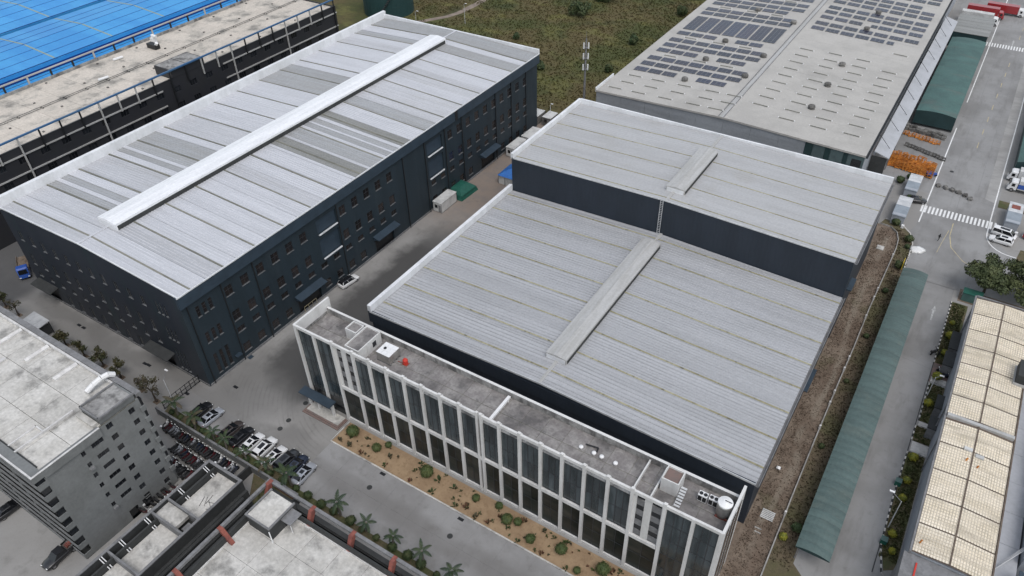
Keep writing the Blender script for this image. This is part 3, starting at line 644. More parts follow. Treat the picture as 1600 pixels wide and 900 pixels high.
# ------------------------------------------------------------------ low hall with grey roof
B_ = thing('low_hall', 'low dark navy hall with grey ribbed metal roof behind the white office block', 'warehouse', (-42.5,96,0))
BX0, BX1, BY0, BY1 = -78.3, -7.3, 72.0, 119.2
MB().box(BX0,BX1,BY0,BY0+0.3,0,9.85).box(BX1-0.3,BX1,BY0+0.3,BY1,0,9.85).box(BX0,BX0+0.3,BY0+0.3,BY1,0,9.85).build('wall','navy_flat',B_)
MB().box(BX0-0.35,BX1+0.02,BY0-0.35,BY0-0.003,7.6,10.2).build('fascia','navy_flat',B_)
zE, zR, xR = 10.05, 11.1, -42.7
bs = [75.05+6.02*i for i in range(8)]
edges = [BY0-0.3]+bs+[BY1]
for y0, y1 in zip(edges, edges[1:]):
    for x0,z0,x1,z1 in ((BX0+0.5,zE,xR,zR),(xR,zR,BX1+0.1,zE)):
        cuts = [y0+0.14, y0+(y1-y0)*rnd.uniform(0.2,0.45), y0+(y1-y0)*rnd.uniform(0.5,0.8), y1-0.14]
        for a,b in zip(cuts, cuts[1:]): ribbed(a, b, x0, z0, x1, z1, 0.7, 0.08, 0.2).build('roof_sheet', ['roof_b','rib_b'], B_)
for y in bs:
    for x0,z0,x1,z1 in ((BX0+0.5,zE,xR,zR),(xR,zR,BX1+0.1,zE)):
        MB().hexa(((x0,y-0.15,z0-0.05),(x1,y-0.15,z1-0.05),(x1,y+0.15,z1-0.05),(x0,y+0.15,z0-0.05),(x0,y-0.15,z0+0.10),(x1,y-0.15,z1+0.10),(x1,y+0.15,z1+0.10),(x0,y+0.15,z0+0.10))).build('roof_seam','seam_moss',B_)
MB().quad((BX0+0.4,BY0-0.3,zE-0.07),(xR,BY0-0.3,zR-0.07),(xR,BY1,zR-0.07),(BX0+0.4,BY1,zE-0.07)).quad((xR,BY0-0.3,zR-0.07),(BX1+0.1,BY0-0.3,zE-0.07),(BX1+0.1,BY1,zE-0.07),(xR,BY1,zR-0.07)).build('roof_deck','rib_b',B_)
mb = MB()
for x0,z0,x1,z1 in ((BX0,zE,xR,zR),(xR,zR,BX1+0.1,zE)): mb.hexa(((x0,BY0-0.36,z0-0.2),(x1,BY0-0.36,z1-0.2),(x1,BY0-0.24,z1-0.2),(x0,BY0-0.24,z0-0.2),(x0,BY0-0.36,z0+0.16),(x1,BY0-0.36,z1+0.16),(x1,BY0-0.24,z1+0.16),(x0,BY0-0.24,z0+0.16)))
mb.build('verge_edge','pale_metal',B_)
MB().quad((BX0,BY0-0.28,9.8),(BX1,BY0-0.28,9.8),(BX1,BY0-0.28,10.02),(xR,BY0-0.28,11.0),(BX0,BY0-0.28,10.02)).build('gable_wall','navy_flat',B_)
MB().hexa(((xR-0.3,BY0-0.2,zR+0.02),(xR+0.3,BY0-0.2,zR+0.02),(xR+0.3,BY1,zR+0.02),(xR-0.3,BY1,zR+0.02),(xR-0.25,BY0-0.2,zR+0.15),(xR+0.25,BY0-0.2,zR+0.15),(xR+0.25,BY1,zR+0.15),(xR-0.25,BY1,zR+0.15))).build('ridge_cap','vent_grey',B_)
MB().box(BX0-0.3,BX0+0.42,BY0-0.38,BY1-0.05,10.2,11.5).box(BX0+0.05,BX0+0.4,BY0-0.3,BY1-0.05,9.7,10.2).build('parapet','parapet_white',B_)
MB().box(BX0-0.34,BX0-0.303,BY0-0.37,BY1-0.05,9.0,11.46).build('parapet_cladding','navy_flat',B_)
g_ = MB(); g_.box(BX1+0.1,BX1+0.55,BY0-0.36,BY1,9.72,9.8).box(BX1+0.5,BX1+0.6,BY0-0.36,BY1,9.8,10.12).box(BX1+0.02,BX1+0.1,BY0-0.36,BY1,9.7,10.0); g_.build('gutter','grey_trim',B_)
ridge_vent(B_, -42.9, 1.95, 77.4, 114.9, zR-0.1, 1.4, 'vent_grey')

# ------------------------------------------------------------------ tall hall behind it
C_ = thing('tall_hall', 'taller dark navy hall with pale smooth roof rising behind the low hall', 'warehouse', (-42.5,134,0))
CX0, CX1, CY0, CY1 = -78.0, -7.2, 119.25, 149.4
MB().box(CX0,CX1,CY0,CY0+0.3,0,17.9).box(CX0,CX0+0.3,CY0+0.3,CY1,0,17.9).box(CX1-0.3,CX1,CY0+0.3,CY1,0,17.9).box(CX0+0.3,CX1-0.3,CY1-0.3,CY1,0,17.9).build('wall','navy_flat',C_)
zE, zR, xR = 18.05, 18.95, -42.6
cs = [120.4,126.2,132.0,137.8,143.5]
edges = [CY0-0.05]+cs+[CY1-0.25]
for y0, y1 in zip(edges, edges[1:]):
    for x0,z0,x1,z1 in ((CX0+0.5,zE,xR,zR),(xR,zR,CX1+0.1,zE)): ribbed(y0+0.1, y1-0.1, x0, z0, x1, z1, 0.8, 0.03, 0.1).build('roof_sheet', ['roof_c','rib_c'], C_)
for y in cs:
    for x0,z0,x1,z1 in ((CX0+0.5,zE,xR,zR),(xR,zR,CX1+0.1,zE)):
        MB().hexa(((x0,y-0.1,z0-0.05),(x1,y-0.1,z1-0.05),(x1,y+0.1,z1-0.05),(x0,y+0.1,z0-0.05),(x0,y-0.1,z0+0.06),(x1,y-0.1,z1+0.06),(x1,y+0.1,z1+0.06),(x0,y+0.1,z0+0.06))).build('roof_seam','seam_moss',C_)
MB().quad((CX0+0.4,CY0,zE-0.07),(xR,CY0,zR-0.07),(xR,CY1,zR-0.07),(CX0+0.4,CY1,zE-0.07)).quad((xR,CY0,zR-0.07),(CX1+0.1,CY0,zE-0.07),(CX1+0.1,CY1,zE-0.07),(xR,CY1,zR-0.07)).build('roof_deck','rib_c',C_)
MB().quad((CX0,CY0-0.02,17.85),(CX1,CY0-0.02,17.85),(CX1,CY0-0.02,18.0),(xR,CY0-0.02,18.9),(CX0,CY0-0.02,18.0)).build('gable_wall','navy_flat',C_)
mb = MB()
for x0,z0,x1,z1 in ((CX0,zE,xR,zR),(xR,zR,CX1+0.1,zE)): mb.hexa(((x0,CY0-0.1,z0-0.12),(x1,CY0-0.1,z1-0.12),(x1,CY0+0.05,z1-0.12),(x0,CY0+0.05,z0-0.12),(x0,CY0-0.1,z0+0.13),(x1,CY0-0.1,z1+0.13),(x1,CY0+0.05,z1+0.13),(x0,CY0+0.05,z0+0.13)))
mb.build('verge_edge','pale_metal',C_)
MB().box(CX0-0.2,CX0+0.42,CY0-0.1,CY1+0.2,17.9,19.2).box(CX0+0.42,CX1+0.1,CY1-0.22,CY1+0.2,17.9,19.3).build('parapet','parapet_white',C_)
g_ = MB(); g_.box(CX1+0.1,CX1+0.55,CY0-0.1,CY1,17.72,17.8).box(CX1+0.5,CX1+0.6,CY0-0.1,CY1,17.8,18.12).box(CX1+0.02,CX1+0.1,CY0-0.1,CY1,17.7,18.0); g_.build('gutter','grey_trim',C_)
MB().box(xR-0.3,xR+0.3,CY0-0.05,CY1-0.3,zR+0.02,zR+0.14).build('ridge_cap','vent_grey',C_)
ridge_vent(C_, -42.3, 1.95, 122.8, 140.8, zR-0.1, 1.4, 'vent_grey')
lad = MB()
for x in (xR-1.0,xR-0.45): lad.box(x-0.04,x+0.04,CY0-0.28,CY0-0.2,11.0,19.3)
for k in range(20): lad.box(xR-0.97,xR-0.48,CY0-0.26,CY0-0.22,11.2+k*0.4,11.25+k*0.4)
lad.build('wall_ladder','pale_metal',C_)
MB().box(CX1,CX1+0.9,122,126,9.8,10.0).build('side_canopy','navy_trim',C_)
MB().box(BX1,BX1+0.9,98,104,5.0,5.15).build('side_canopy','navy_trim',B_)

# ------------------------------------------------------------------ warehouse with the solar roof
D = thing('solar_warehouse', 'large pale warehouse with beige roof carrying rows of solar panels', 'warehouse', (-50.5,235,0))
DX0, DX1, DY0, DY1 = -85.4, -15.4, 173.3, 330.0
zE, zR, xR = 10.0, 11.0, -50.5
for y in range(0,8):
    x0 = DX0+0.15+y*7.1
    MB().box(x0+0.03,min(x0+7.07,DX1-14),DY0-0.1,DY0-0.003,0,9.95).build('wall_panel','wall_d',D)
glz = [(-29.2,-27.3,'shed_dark'),(-27.25,-24.6,'teal_glass'),(-24.55,-23.2,'shed_dark'),(-23.15,-20.3,'teal_glass'),(-20.25,-19.2,'shed_dark'),(-19.15,-15.5,'teal_glass')]
for a,b,m in glz: MB().box(a,b,DY0-0.1,DY0-0.003,0,9.95).build('wall_panel',m,D)
MB().box(-18.2,-16.0,DY0-0.14,DY0-0.104,5.2,8.6).build('window','glass_dark',D)
MB().box(DX0,DX1,DY0,DY0+0.3,0,9.9).box(DX1-0.3,DX1,DY0+0.3,DY1,0,9.9).box(DX0,DX0+0.3,DY0+0.3,DY1,0,9.9).build('wall','wall_e',D)
# roof in wide welded bays
yy = [DY0-0.15+i*(DY1-DY0)/13 for i in range(14)]
for y0, y1 in zip(yy, yy[1:]):
    for x0,z0,x1,z1 in ((DX0,zE,xR-0.7,zR),(xR+0.7,zR,DX1,zE)):
        MB().hexa(((x0,y0+0.02,z0-0.15),(x1,y0+0.02,z1-0.15),(x1,y1-0.02,z1-0.15),(x0,y1-0.02,z0-0.15),(x0,y0+0.02,z0),(x1,y0+0.02,z1),(x1,y1-0.02,z1),(x0,y1-0.02,z0))).build('roof_sheet','roof_d',D)
MB().box(xR-0.68,xR+0.68,DY0-0.15,DY1,zR-0.3,zR-0.08).build('ridge_gutter','vent_grey',D)
MB().box(xR-0.75,xR-0.6,DY0-0.1,DY1,zR-0.1,zR+0.12).box(xR+0.6,xR+0.75,DY0-0.1,DY1,zR-0.1,zR+0.12).build('ridge_kerb','grey_trim',D)
MB().box(DX0-0.3,DX0-0.003,DY0-0.12,DY0+10.4,9.5,10.7).build('parapet','parapet_white',D)
mb = MB()
for x0,z0,x1,z1 in ((DX0-0.05,zE,xR,zR),(xR,zR,DX1,zE)): mb.hexa(((x0,DY0-0.34,z0-0.35),(x1,DY0-0.34,z1-0.35),(x1,DY0-0.16,z1-0.35),(x0,DY0-0.16,z0-0.35),(x0,DY0-0.34,z0+0.12),(x1,DY0-0.34,z1+0.12),(x1,DY0-0.16,z1+0.12),(x0,DY0-0.16,z0+0.12)))
mb.build('verge_edge','roof_d',D)
MB().quad((DX0,DY0-0.11,9.9),(DX1,DY0-0.11,9.9),(DX1,DY0-0.11,9.95),(xR,DY0-0.11,10.9),(DX0,DY0-0.11,9.95)).build('gable_wall','wall_d',D)
MB().box(DX1+0.02,DX1+0.5,DY0,DY1,9.4,9.5).box(DX1+0.45,DX1+0.55,DY0,DY1,9.5,9.9).build('gutter','black_metal',D)
zl = lambda x: zR - abs(x-xR)/35.0*1.0
# solar panels: one mesh of six modules, set out in rows
def solar_mesh(w, d, nx, ny):
    mb = MB(); mb.box(0,w,0,d,0.10,0.14,m=1)
    for i in range(nx):
        for j in range(ny): mb.box(i*w/nx+0.05,(i+1)*w/nx-0.05,j*d/ny+0.05,(j+1)*d/ny-0.05,0.142,0.175)
    return mb.mesh('solar_panel',['solar','solar_line'])
sp = solar_mesh(3.78,2.7,3,2); spb = solar_mesh(3.65,12.4,3,8); sps = solar_mesh(1.9,2.4,2,2)
tl = math.atan(1/35.0)
def put_solar(me, x, y):
    o = link('solar_panel', me, D, (x,y,zl(x)+0.02)); o.rotation_euler = (0, -tl if x < xR else tl, 0)
rowsL = [(189.9,(0,1,2,4,5)),(194.4,range(7)),(198.9,range(7)),(205.3,(0,1,2,4,5)),(209.9,range(7)),(214.4,range(7)),(220.5,(0,1,2,4,5)),(240.2,range(7)),(244.3,range(7)),(250.5,(0,1,2,3,4,5)),(254.6,range(7)),(259.3,range(7)),(265,(0,1,2,4,5,6)),(269.5,range(7)),(274,range(7)),(280,range(7)),(284.5,range(7))]
for k,(y, ii) in enumerate(rowsL):
    dx = 0 if k not in (0,3,6) else 0
    for i in ii: put_solar(sp, -82.4+i*4.2+(1.6 if (len(ii) == 5 and i > 3) else 0), y)
for i in range(7): put_solar(spb, -82.3+i*4.18, 225.3)
rowsR = [(242.6,range(5)),(247.2,range(7)),(253.1,(0,1,2,4,5,6)),(258.2,range(7)),(262.8,range(7)),(268.9,(0,1,2,3,4,5,6)),(273.3,range(7)),(277.8,range(6)),(284.2,range(7)),(288.8,range(7))]
for y, ii in rowsR:
    for i in ii: put_solar(sp, -47.8+i*4.4, y)
put_solar(sps, -25.6, 242.7); put_solar(sps, -32.5, 253.2)
# thin skylight bars with white ends and squat roof ventilators
bar = MB(); bar.box(0,4.0,-0.09,0.09,0.12,0.22); bar.box(-0.15,0.1,-0.12,0.12,0,0.28,m=1); bar.box(3.9,4.15,-0.12,0.12,0,0.28,m=1)
bm_ = bar.mesh('roof_bar',['seam_dark','white_plastic'])
def put_bar(x,y): o = link('roof_bar', bm_, D, (x,y,zl(x)+0.01)); o.rotation_euler = (0, -tl if x < xR else tl, 0)
for k in range(10):
    y = 179.4+k*5.15
    for x in (-46.2,-38.3,-30.5,-22.7):
        if (x < -40 and k < 1) or (k > 8 and x > -30): continue
        put_bar(x, y+(1.2 if x > -40 else 0)+(0.8 if x > -25 else 0))
for y in (176.5,181.2,186.0):
    for x in (-83.5,-76.6,-69.0,-61.2,-55.2): put_bar(x+(1.5 if y > 180 else 0), y)
for y in (203.2,218.6,248.6,263.0):
    for x in (-79,-70,-62): put_bar(x, y)
put_bar(-22.4, 236.5)
vm = MB(); vm.lathe(0,0,[(0.9,0),(0.75,0.35),(0.95,0.55),(0.8,0.95),(0.2,1.1)],10); vmesh = vm.mesh('roof_ventilator','grey_junk')
for x,y in ((-32.7,189.9),(-32.7,205.1),(-32.7,220.2),(-66.8,189.3),(-66.9,205.0),(-66.8,220.4),(-66.8,250.3),(-53.2,198.6),(-53.2,214.3),(-53.4,243.8),(-33.0,250.6),(-33,266.5)): link('roof_ventilator', vmesh, D, (x,y,zl(x)))
# loading canopy with stays along its right side
cn = MB().hexa(((DX1+0.6,183.6,6.3),(-11.2,183.6,5.2),(-11.0,287,5.2),(DX1+0.6,287,6.3),(DX1+0.6,183.6,6.5),(-11.2,183.6,5.4),(-11.0,287,5.4),(DX1+0.6,287,6.5))).build('loading_canopy','canopy_grey',D)
for k in range(10):
    y = 188+k*10.3
    MB().tube((DX1+0.3,y,8.8),(-11.9,y+0.3,5.5),0.06,5).build('stay_rod','black_metal',cn)
    MB().tube((-11.6,y,0),(-11.6,y,5.2),0.12,6).build('post','grey_trim',cn)
MB().box(-15.2,-11.6,183.9,184.1,0,5).build('side_wall','dark_render',cn)

# ------------------------------------------------------------------ cream-roofed workshop on the right
E_ = thing('cream_roof_workshop', 'long workshop with cream ribbed roof divided by brown seams at the right edge', 'workshop', (18,104,0))
EX0, EX1, EY0, EY1, xR = 13.4, 22.8, 73.6, 134.0, 17.95
MB().box(EX0+0.05,EX1,EY0+0.1,EY1-0.05,0,8.2).build('wall','wall_e',E_)
ey = [73.7,78.7,84.0,89.3,95.0,100.2,101.6,106.2,110.4,114.5,119.3,124.1,128.9,133.7]
for a, b in zip(ey, ey[1:]):
    if b-a < 2: continue
    for x0,z0,x1,z1 in ((EX0+0.1,8.45,xR-0.12,8.75),(xR+0.12,8.75,EX1-0.1,8.45)):
        mb = MB(); n = round((x1-x0)/0.36); p = (x1-x0)/n
        for i in range(n):
            xa = x0+i*p; za = z0+(z1-z0)*i/n; xb = xa+p; zb = z0+(z1-z0)*(i+1)/n
            mb.quad((xa,a+0.12,za),(xa+p*0.6,a+0.12,za),(xa+p*0.6,b-0.12,za),(xa,b-0.12,za))
            mb.quad((xa+p*0.6,a+0.12,za),(xa+p*0.8,a+0.12,za+0.07),(xa+p*0.8,b-0.12,za+0.07),(xa+p*0.6,b-0.12,za), m=1)
            mb.quad((xa+p*0.8,a+0.12,za+0.07),(xb,a+0.12,zb),(xb,b-0.12,zb),(xa+p*0.8,b-0.12,za+0.07), m=1)
        n2 = round((b-a)/0.55); q = (b-a-0.16)/n2
        for i in range(1,n2): mb.hexa([(x0,a+0.08+i*q-0.05,z0+0.04),(x1,a+0.08+i*q-0.05,z1+0.04),(x1,a+0.08+i*q+0.05,z1+0.04),(x0,a+0.08+i*q+0.05,z0+0.04),(x0,a+0.08+i*q-0.05,z0+0.085),(x1,a+0.08+i*q-0.05,z1+0.085),(x1,a+0.08+i*q+0.05,z1+0.085),(x0,a+0.08+i*q+0.05,z0+0.085)], m=1)
        mb.build('roof_sheet',['roof_e','rib_e'],E_)
mb = MB()
for x0,z0,x1,z1 in ((EX0+0.05,8.38,xR,8.68),(xR,8.68,EX1-0.05,8.38)): mb.quad((x0,EY0+0.05,z0),(x1,EY0+0.05,z1),(x1,EY1-0.05,z1),(x0,EY1-0.05,z0))
mb.build('roof_deck','seam_e',E_)
MB().box(xR-0.1,xR+0.1,EY0+0.1,EY1-0.1,8.7,8.82).build('ridge_seam','seam_e',E_)
MB().box(EX0+0.1,EX1-0.1,100.6,101.2,8.4,9.0).build('fire_wall_cap','vent_grey',E_)
MB().box(EX0-0.25,EX0+0.02,EY0-0.2,EY1+0.2,8.1,8.62).box(EX0+0.02,EX1,EY1-0.02,EY1+0.2,7.6,8.75).build('gutter','grey_trim',E_)
MB().box(EX0-0.7,EX1,EY0-4.5,EY0-0.02,0,8.0).build('end_annex','grey_trim',E_)
MB().box(EX0+0.9,EX0+1.1,EY0-3.6,EY0-1.2,8.0,8.12).build('fire_pipe','red_plastic',E_)
MB().box(EX1+0.003,EX1+0.2,EY0,EY1,7.8,8.5).build('eave_edge','seam_e',E_)
hm = MB().box(-0.55,0.55,-0.3,0.3,0,0.28).mesh('roof_hatch','cabin_white')
for x,y in ((17.2,95.1),(18.8,94.4)): link('roof_hatch', hm, E_, (x,y,8.75))
sk = MB().tube((0,0,0),(0.12,0.1,0.6),0.12,6).mesh('flue_pipe','rust_orange')
for x,y in ((17.2,92.9),(18.7,92.2),(14.1,75.3)): link('flue_pipe', sk, E_, (x,y,8.6))
MB().box(21.4,22.9,113.4,117.6,8.4,10.6).build('roof_plant','dark_render',E_)
MB().box(21.2,22.95,113.2,117.8,8.45,8.95).build('plant_base','vent_grey',E_)
for k,(y,w_) in enumerate(((130,0.12),(104,0.12),(96,0.1))): MB().tube((EX0-0.15,y,8.1),(EX0-0.15,y-0.01,0),w_,6).build('downpipe','grey_trim',E_)
for (x0,x1,y0,y1) in ((11.9,13.5,124.6,129.8),(11.7,13.5,119.6,123.6),(12.3,13.5,108.2,111.6),(12.1,13.5,103.0,106.0)):
    MB().box(x0,x1,y0,y1,2.5,2.7).build('door_hood','dark_render',E_); MB().box(x0+0.1,x1,y0+0.2,y0+0.3,0,2.5).build('hood_screen','grey_trim',E_)
for y0,y1 in ((117.0,118.4),(99.0,101.4)): MB().box(10.9,13.4,y0,y1,0.0,0.12).build('entrance_ramp','concrete_pale',E_)
MB().box(11.0,13.4,105.4,106.4,0.0,0.12).build('entrance_ramp','concrete_pale',E_)
# ------------------------------------------------------------------ white-columned office block
O = thing('office_block', 'long narrow office block with white columns, dark glass and flat roof', 'office', (-43.5,60,0))
OX0, OX1, FY, GY, BY = -80.0, -7.45, 56.45, 56.75, 63.9
ZF, ZP, ZT = 15.3, 16.4, 18.0           # roof floor, parapet, fins and top rail
colx = [-79.65,-75.7,-71.7,-67.45,-64.1,-60.7,-57.3,-53.9,-50.5,-47.1,-43.95,-43.25,-40.2,-36.8,-33.4,-30.0,-26.6,-23.1,-19.6,-15.1,-11.3,-7.75]
cm = {}
for i, x in enumerate(colx):
    z0 = 0.0 if i not in (0,1) else 0.0
    h = ZT+0.28 if 1 < i < 20 else ZT-0.02
    w_ = 0.19 if i in (10,11) else 0.235
    MB().box(x-w_, x+w_, FY-0.08, GY-0.003, 0.0, h).build('column','office_white',O)
MB().box(-71.4,-15.4,FY-0.04,GY-0.01,7.75,8.4).build('floor_beam','office_white',O)
for a, b in zip(colx, colx[1:]):
    if b-a < 1: continue
    MB().box(a+0.237 if abs(a+43.25) > .1 else a+0.193, b-0.237 if abs(b+43.95) > .1 else b-0.193, FY-0.05, FY+0.28, ZT-0.55, ZT).build('top_rail','office_white',O)
for x in colx[3:19]: MB().box(x-0.12,x+0.12,GY-0.001,GY+0.5,ZT-1.5,ZT-0.55).build('rail_bracket','office_white',O)
MB().box(-71.4,-15.4,FY+0.05,GY-0.01,0.0,0.5).build('plinth','office_white',O)
# glazing: each bay its own curtain wall with panes
def bay(x0, x1, z0, z1, nx, nz, m):
    f = MB()
    for i in range(nx+1): c = x0+(x1-x0)*i/nx; f.box(c-0.035,c+0.035,GY-0.03,GY+0.06,z0,z1)
    for j in range(nz+1): c = z0+(z1-z0)*j/nz; f.box(x0,x1,GY-0.02,GY+0.05,c-0.035,c+0.035)
    fr = f.build('curtain_wall','window_frame_dark',O)
    w_, h_ = (x1-x0)/nx, (z1-z0)/nz
    for i in range(nx):
        for j in range(nz):
            MB().quad((x0+i*w_+0.03,GY+0.02+rnd.uniform(-.004,.004),z0+j*h_+0.03),(x0+(i+1)*w_-0.03,GY+0.02+rnd.uniform(-.004,.004),z0+j*h_+0.03),(x0+(i+1)*w_-0.03,GY+0.02+rnd.uniform(-.004,.004),z0+(j+1)*h_-0.03),(x0+i*w_+0.03,GY+0.02+rnd.uniform(-.004,.004),z0+(j+1)*h_-0.03)).build('pane',m,fr)
for i, (a, b) in enumerate(zip(colx, colx[1:])):
    if b-a < 1: continue
    x0, x1 = a+0.2, b-0.2
    if i in (0,1): bay(x0,x1,3.9,ZT-0.6,3,4,'curtain_glass'); MB().box(x0,x1,GY+0.1,GY+0.2,0,3.9).build('entrance_glass','glass_dark',O); continue
    if i in (19,20): bay(x0,x1,0.3,ZT-0.6,3,5,'curtain_glass'); continue
    bay(x0,x1,0.55,7.6,2,2,'curtain_glass_low')
    if i in (2,18):
        c = (x0+x1)/2; p = MB().box(x0+0.001,x0+0.45,FY+0.2,GY+0.05,8.5,ZT-0.56).box(c-0.5,c+0.5,FY+0.2,GY+0.05,8.5,ZT-0.56).box(x1-0.2,x1-0.001,FY+0.2,GY+0.05,8.5,ZT-0.56).build('facade_panel','office_white',O)
        for u0,u1 in ((x0+0.45,c-0.5),(c+0.5,x1-0.2)):
            for j in range(4):
                z0 = 8.5+j*2.22
                MB().box(u0,u1,GY+0.1,GY+0.14,z0+1.1,z0+2.2).build('pane','glass_dark',O); MB().box(u0,u1,GY,GY+0.1,z0,z0+1.1).build('spandrel_panel','grey_trim',O)
    else: bay(x0,x1,8.55,ZP-0.1,3,2,'curtain_glass')
MB().box(-71.4,-15.4,GY-0.02,GY+0.35,ZP-0.1,ZP).box(-71.4,-15.4,GY+0.07,GY+0.35,ZF-0.3,ZP-0.1).build('front_parapet','concrete_stained',O)
MB().box(OX0+0.4,OX1-0.4,BY-0.3,BY,0,ZP).build('rear_wall','concrete_stained',O); MB().box(OX0+0.4,OX1-0.4,BY-0.35,BY+0.05,ZP+0.002,ZP+0.1).build('coping','office_white',O)
MB().box(OX0-0.05,OX0+0.3,FY+0.0,BY+0.7,0,ZT).build('side_wall','office_white',O)
MB().box(OX0+0.303,OX0+0.36,GY+0.5,BY-0.4,ZF,ZF+0.45).build('skirting','concrete_stained',O)
MB().box(OX1-0.3,OX1+0.05,FY+0.0,BY+0.7,0,ZT).build('side_wall','office_white',O)
for j in range(3): MB().box(OX1+0.052,OX1+0.12,FY+1.0+j*2.2,FY+2.4+j*2.2,1.0,ZT-1.2).build('side_window','glass_dark',O)
MB().box(OX0+0.3,OX1-0.3,GY+0.35,BY-0.3,ZF-0.5,ZF-0.05).build('roof_slab','seam_dark',O)
xs = [OX0+0.4]+[-76.6+3.42*i for i in range(21)]; xs = [x for x in xs if x < OX1-1.0]+[OX1-0.35]
for a, b in zip(xs, xs[1:]):
    for y0, y1 in ((GY+0.4,60.3),(60.33,BY-0.32)): MB().box(a+0.035,b-0.035,y0+0.035,y1-0.035,ZF-0.05,ZF).build('roof_paver','office_roof',O)
# stair heads on the roof
h = MB().box(-72.6,-70.3,60.6,62.7,ZF,17.2).build('stair_head','office_white',O); MB().box(-72.4,-70.5,60.8,62.5,17.2,17.25).build('hut_roof','office_roof',h); MB().box(-72.6,-70.3,60.6,60.75,17.2,17.45).box(-72.6,-70.3,62.55,62.7,17.2,17.45).box(-72.6,-72.45,60.75,62.55,17.2,17.45).box(-70.45,-70.3,60.75,62.55,17.2,17.45).build('hut_rim','office_white',h)
h = MB().box(-69.8,-66.9,57.4,62.7,ZF,17.45).build('stair_head','office_white',O); MB().box(-69.6,-67.1,57.6,62.5,17.45,17.5).build('hut_roof','office_roof',h); MB().box(-69.8,-66.9,57.4,57.55,17.45,17.7).box(-69.8,-66.9,62.55,62.7,17.45,17.7).box(-69.8,-69.65,57.55,62.55,17.45,17.7).box(-67.05,-66.9,57.55,62.55,17.45,17.7).build('hut_rim','office_white',h)
MB().box(-66.9,-66.84,60.6,61.4,16.0,17.0).build('hut_window','glass_dark',h); MB().tube((-66.75,59.3,17.7),(-66.75,59.3,ZF),0.06).build('hut_pipe','office_white',h)
h = MB().box(-17.3,-14.9,60.2,62.6,ZF,17.6).build('stair_head','office_white',O); MB().box(-17.1,-15.1,60.4,62.4,17.6,17.65).build('hut_roof','red_paving',h); MB().box(-17.3,-14.9,60.2,60.35,17.6,17.9).box(-17.3,-14.9,62.45,62.6,17.6,17.9).box(-17.3,-17.15,60.35,62.45,17.6,17.9).box(-15.05,-14.9,60.35,62.45,17.6,17.9).build('hut_rim','office_white',h)
MB().box(-20.25,-20.05,57.5,63.5,ZF,16.0).box(-17.75,-17.55,57.5,63.5,ZF,16.1).build('roof_kerb','office_white',O)
st = MB()
for k in range(7): st.box(-14.75,-13.95,58.8+k*0.36,59.1+k*0.36,ZF+0.1+k*0.19,ZF+0.17+k*0.19)
st.box(-14.8,-14.74,58.7,61.4,ZF,ZF+0.05); t = tag(st.build('metal_steps','pale_metal'), 'small pale metal stair beside the right rooftop hut', 'stairs')
# porch and steps
canopy('porch_roof', O, -80.6,-73.4, 54.3,56.0, 3.5,3.6, 'navy_trim', 0.18)
for x in (-79.4,-77.2,-73.9): MB().box(x-0.2,x+0.2,55.2,55.6,0.45,3.5).build('porch_column','office_white',O)
for k in range(3): MB().box(-79.7+k*0.25,-71.5-k*0.25,53.4+k*0.35,56.0,0.15*k,0.15*(k+1)).build('step','red_paving' if k < 2 else 'concrete_pale',O)
# things standing on the office roof
wt = thing('water_tank', 'square pressed-steel water tank on the office roof near the left hut', 'water tank', (-63.7,60.6,ZF))
pl = MB()
for k in range(4): pl.box(-65.1,-62.3,59.3+k*0.8,59.5+k*0.8,ZF,ZF+0.3)
pl.build('tank_support','grey_trim',wt)
for i in range(3):
    for j in range(3): MB().box(-65.0+i*0.88,-65.0+(i+1)*0.88-0.03,59.3+j*0.85,59.3+(j+1)*0.85-0.03,17.1,17.2).build('lid_panel','white_plastic',wt)
for k in range(2):
    z = ZF+0.3+k*0.75; MB().box(-65.0,-62.4,59.3,61.82,z+0.02,z+0.73).build('tank_wall','steel',wt)
MB().tube((-64.2,60.6,17.2),(-64.2,60.6,17.3),0.25,10).build('tank_hatch','black_metal',wt)
rd = thing('fire_pump', 'red pump cylinder on the office roof beside the steel tank', 'pump', (-60.6,60.9,ZF))
MB().lathe(-60.6,60.9,[(0.42,ZF+0.1),(0.42,ZF+0.9),(0.25,ZF+1.15),(0.1,ZF+1.2)],10).build('pump_body','red_plastic',rd); MB().box(-61.1,-60.1,60.5,61.3,ZF,ZF+0.1).tube((-61.9,60.6,ZF+0.2),(-60.9,60.8,ZF+0.2),0.06).build('pump_base','brick_red',rd)
ct = thing('round_tank', 'round stainless water tank with white lid at the right end of the office roof', 'water tank', (-8.9,60.9,ZF))
MB().lathe(-8.9,60.9,[(0.95,ZF+0.35),(0.98,ZF+0.9),(0.95,ZF+1.5),(0.98,ZF+2.1),(0.95,ZF+2.6)],20).build('tank_body','steel',ct,True); MB().lathe(-8.9,60.9,[(0.97,ZF+2.6),(0.93,ZF+2.68),(0.3,ZF+2.95),(0.02,ZF+2.97)],20).build('tank_lid','white_plastic',ct); MB().box(-9.7,-8.1,60.1,60.25,ZF,ZF+0.35).box(-9.7,-8.1,61.5,61.65,ZF,ZF+0.35).build('tank_stand','brick_red',ct)
MB().box(-9.0,-8.1,60.85,60.95,ZF+2.98,ZF+3.02).build('lid_strap','black_metal',ct)
ac = thing('air_conditioner', 'white twin-fan outdoor unit', 'air conditioner', (0,0,0))
MB().box(-0.6,0.6,-0.4,0.4,0.1,1.3).build('casing','white_plastic',ac)
for s_ in (-0.3,0.3): MB().lathe(s_,0,[(0.26,1.3),(0.26,1.36),(0.2,1.36),(0.05,1.33)],12).build('fan','black_metal',ac); MB().box(s_-0.25,s_+0.25,-0.42,-0.403,0.25,1.15).build('coil','black_metal',ac)
u = []
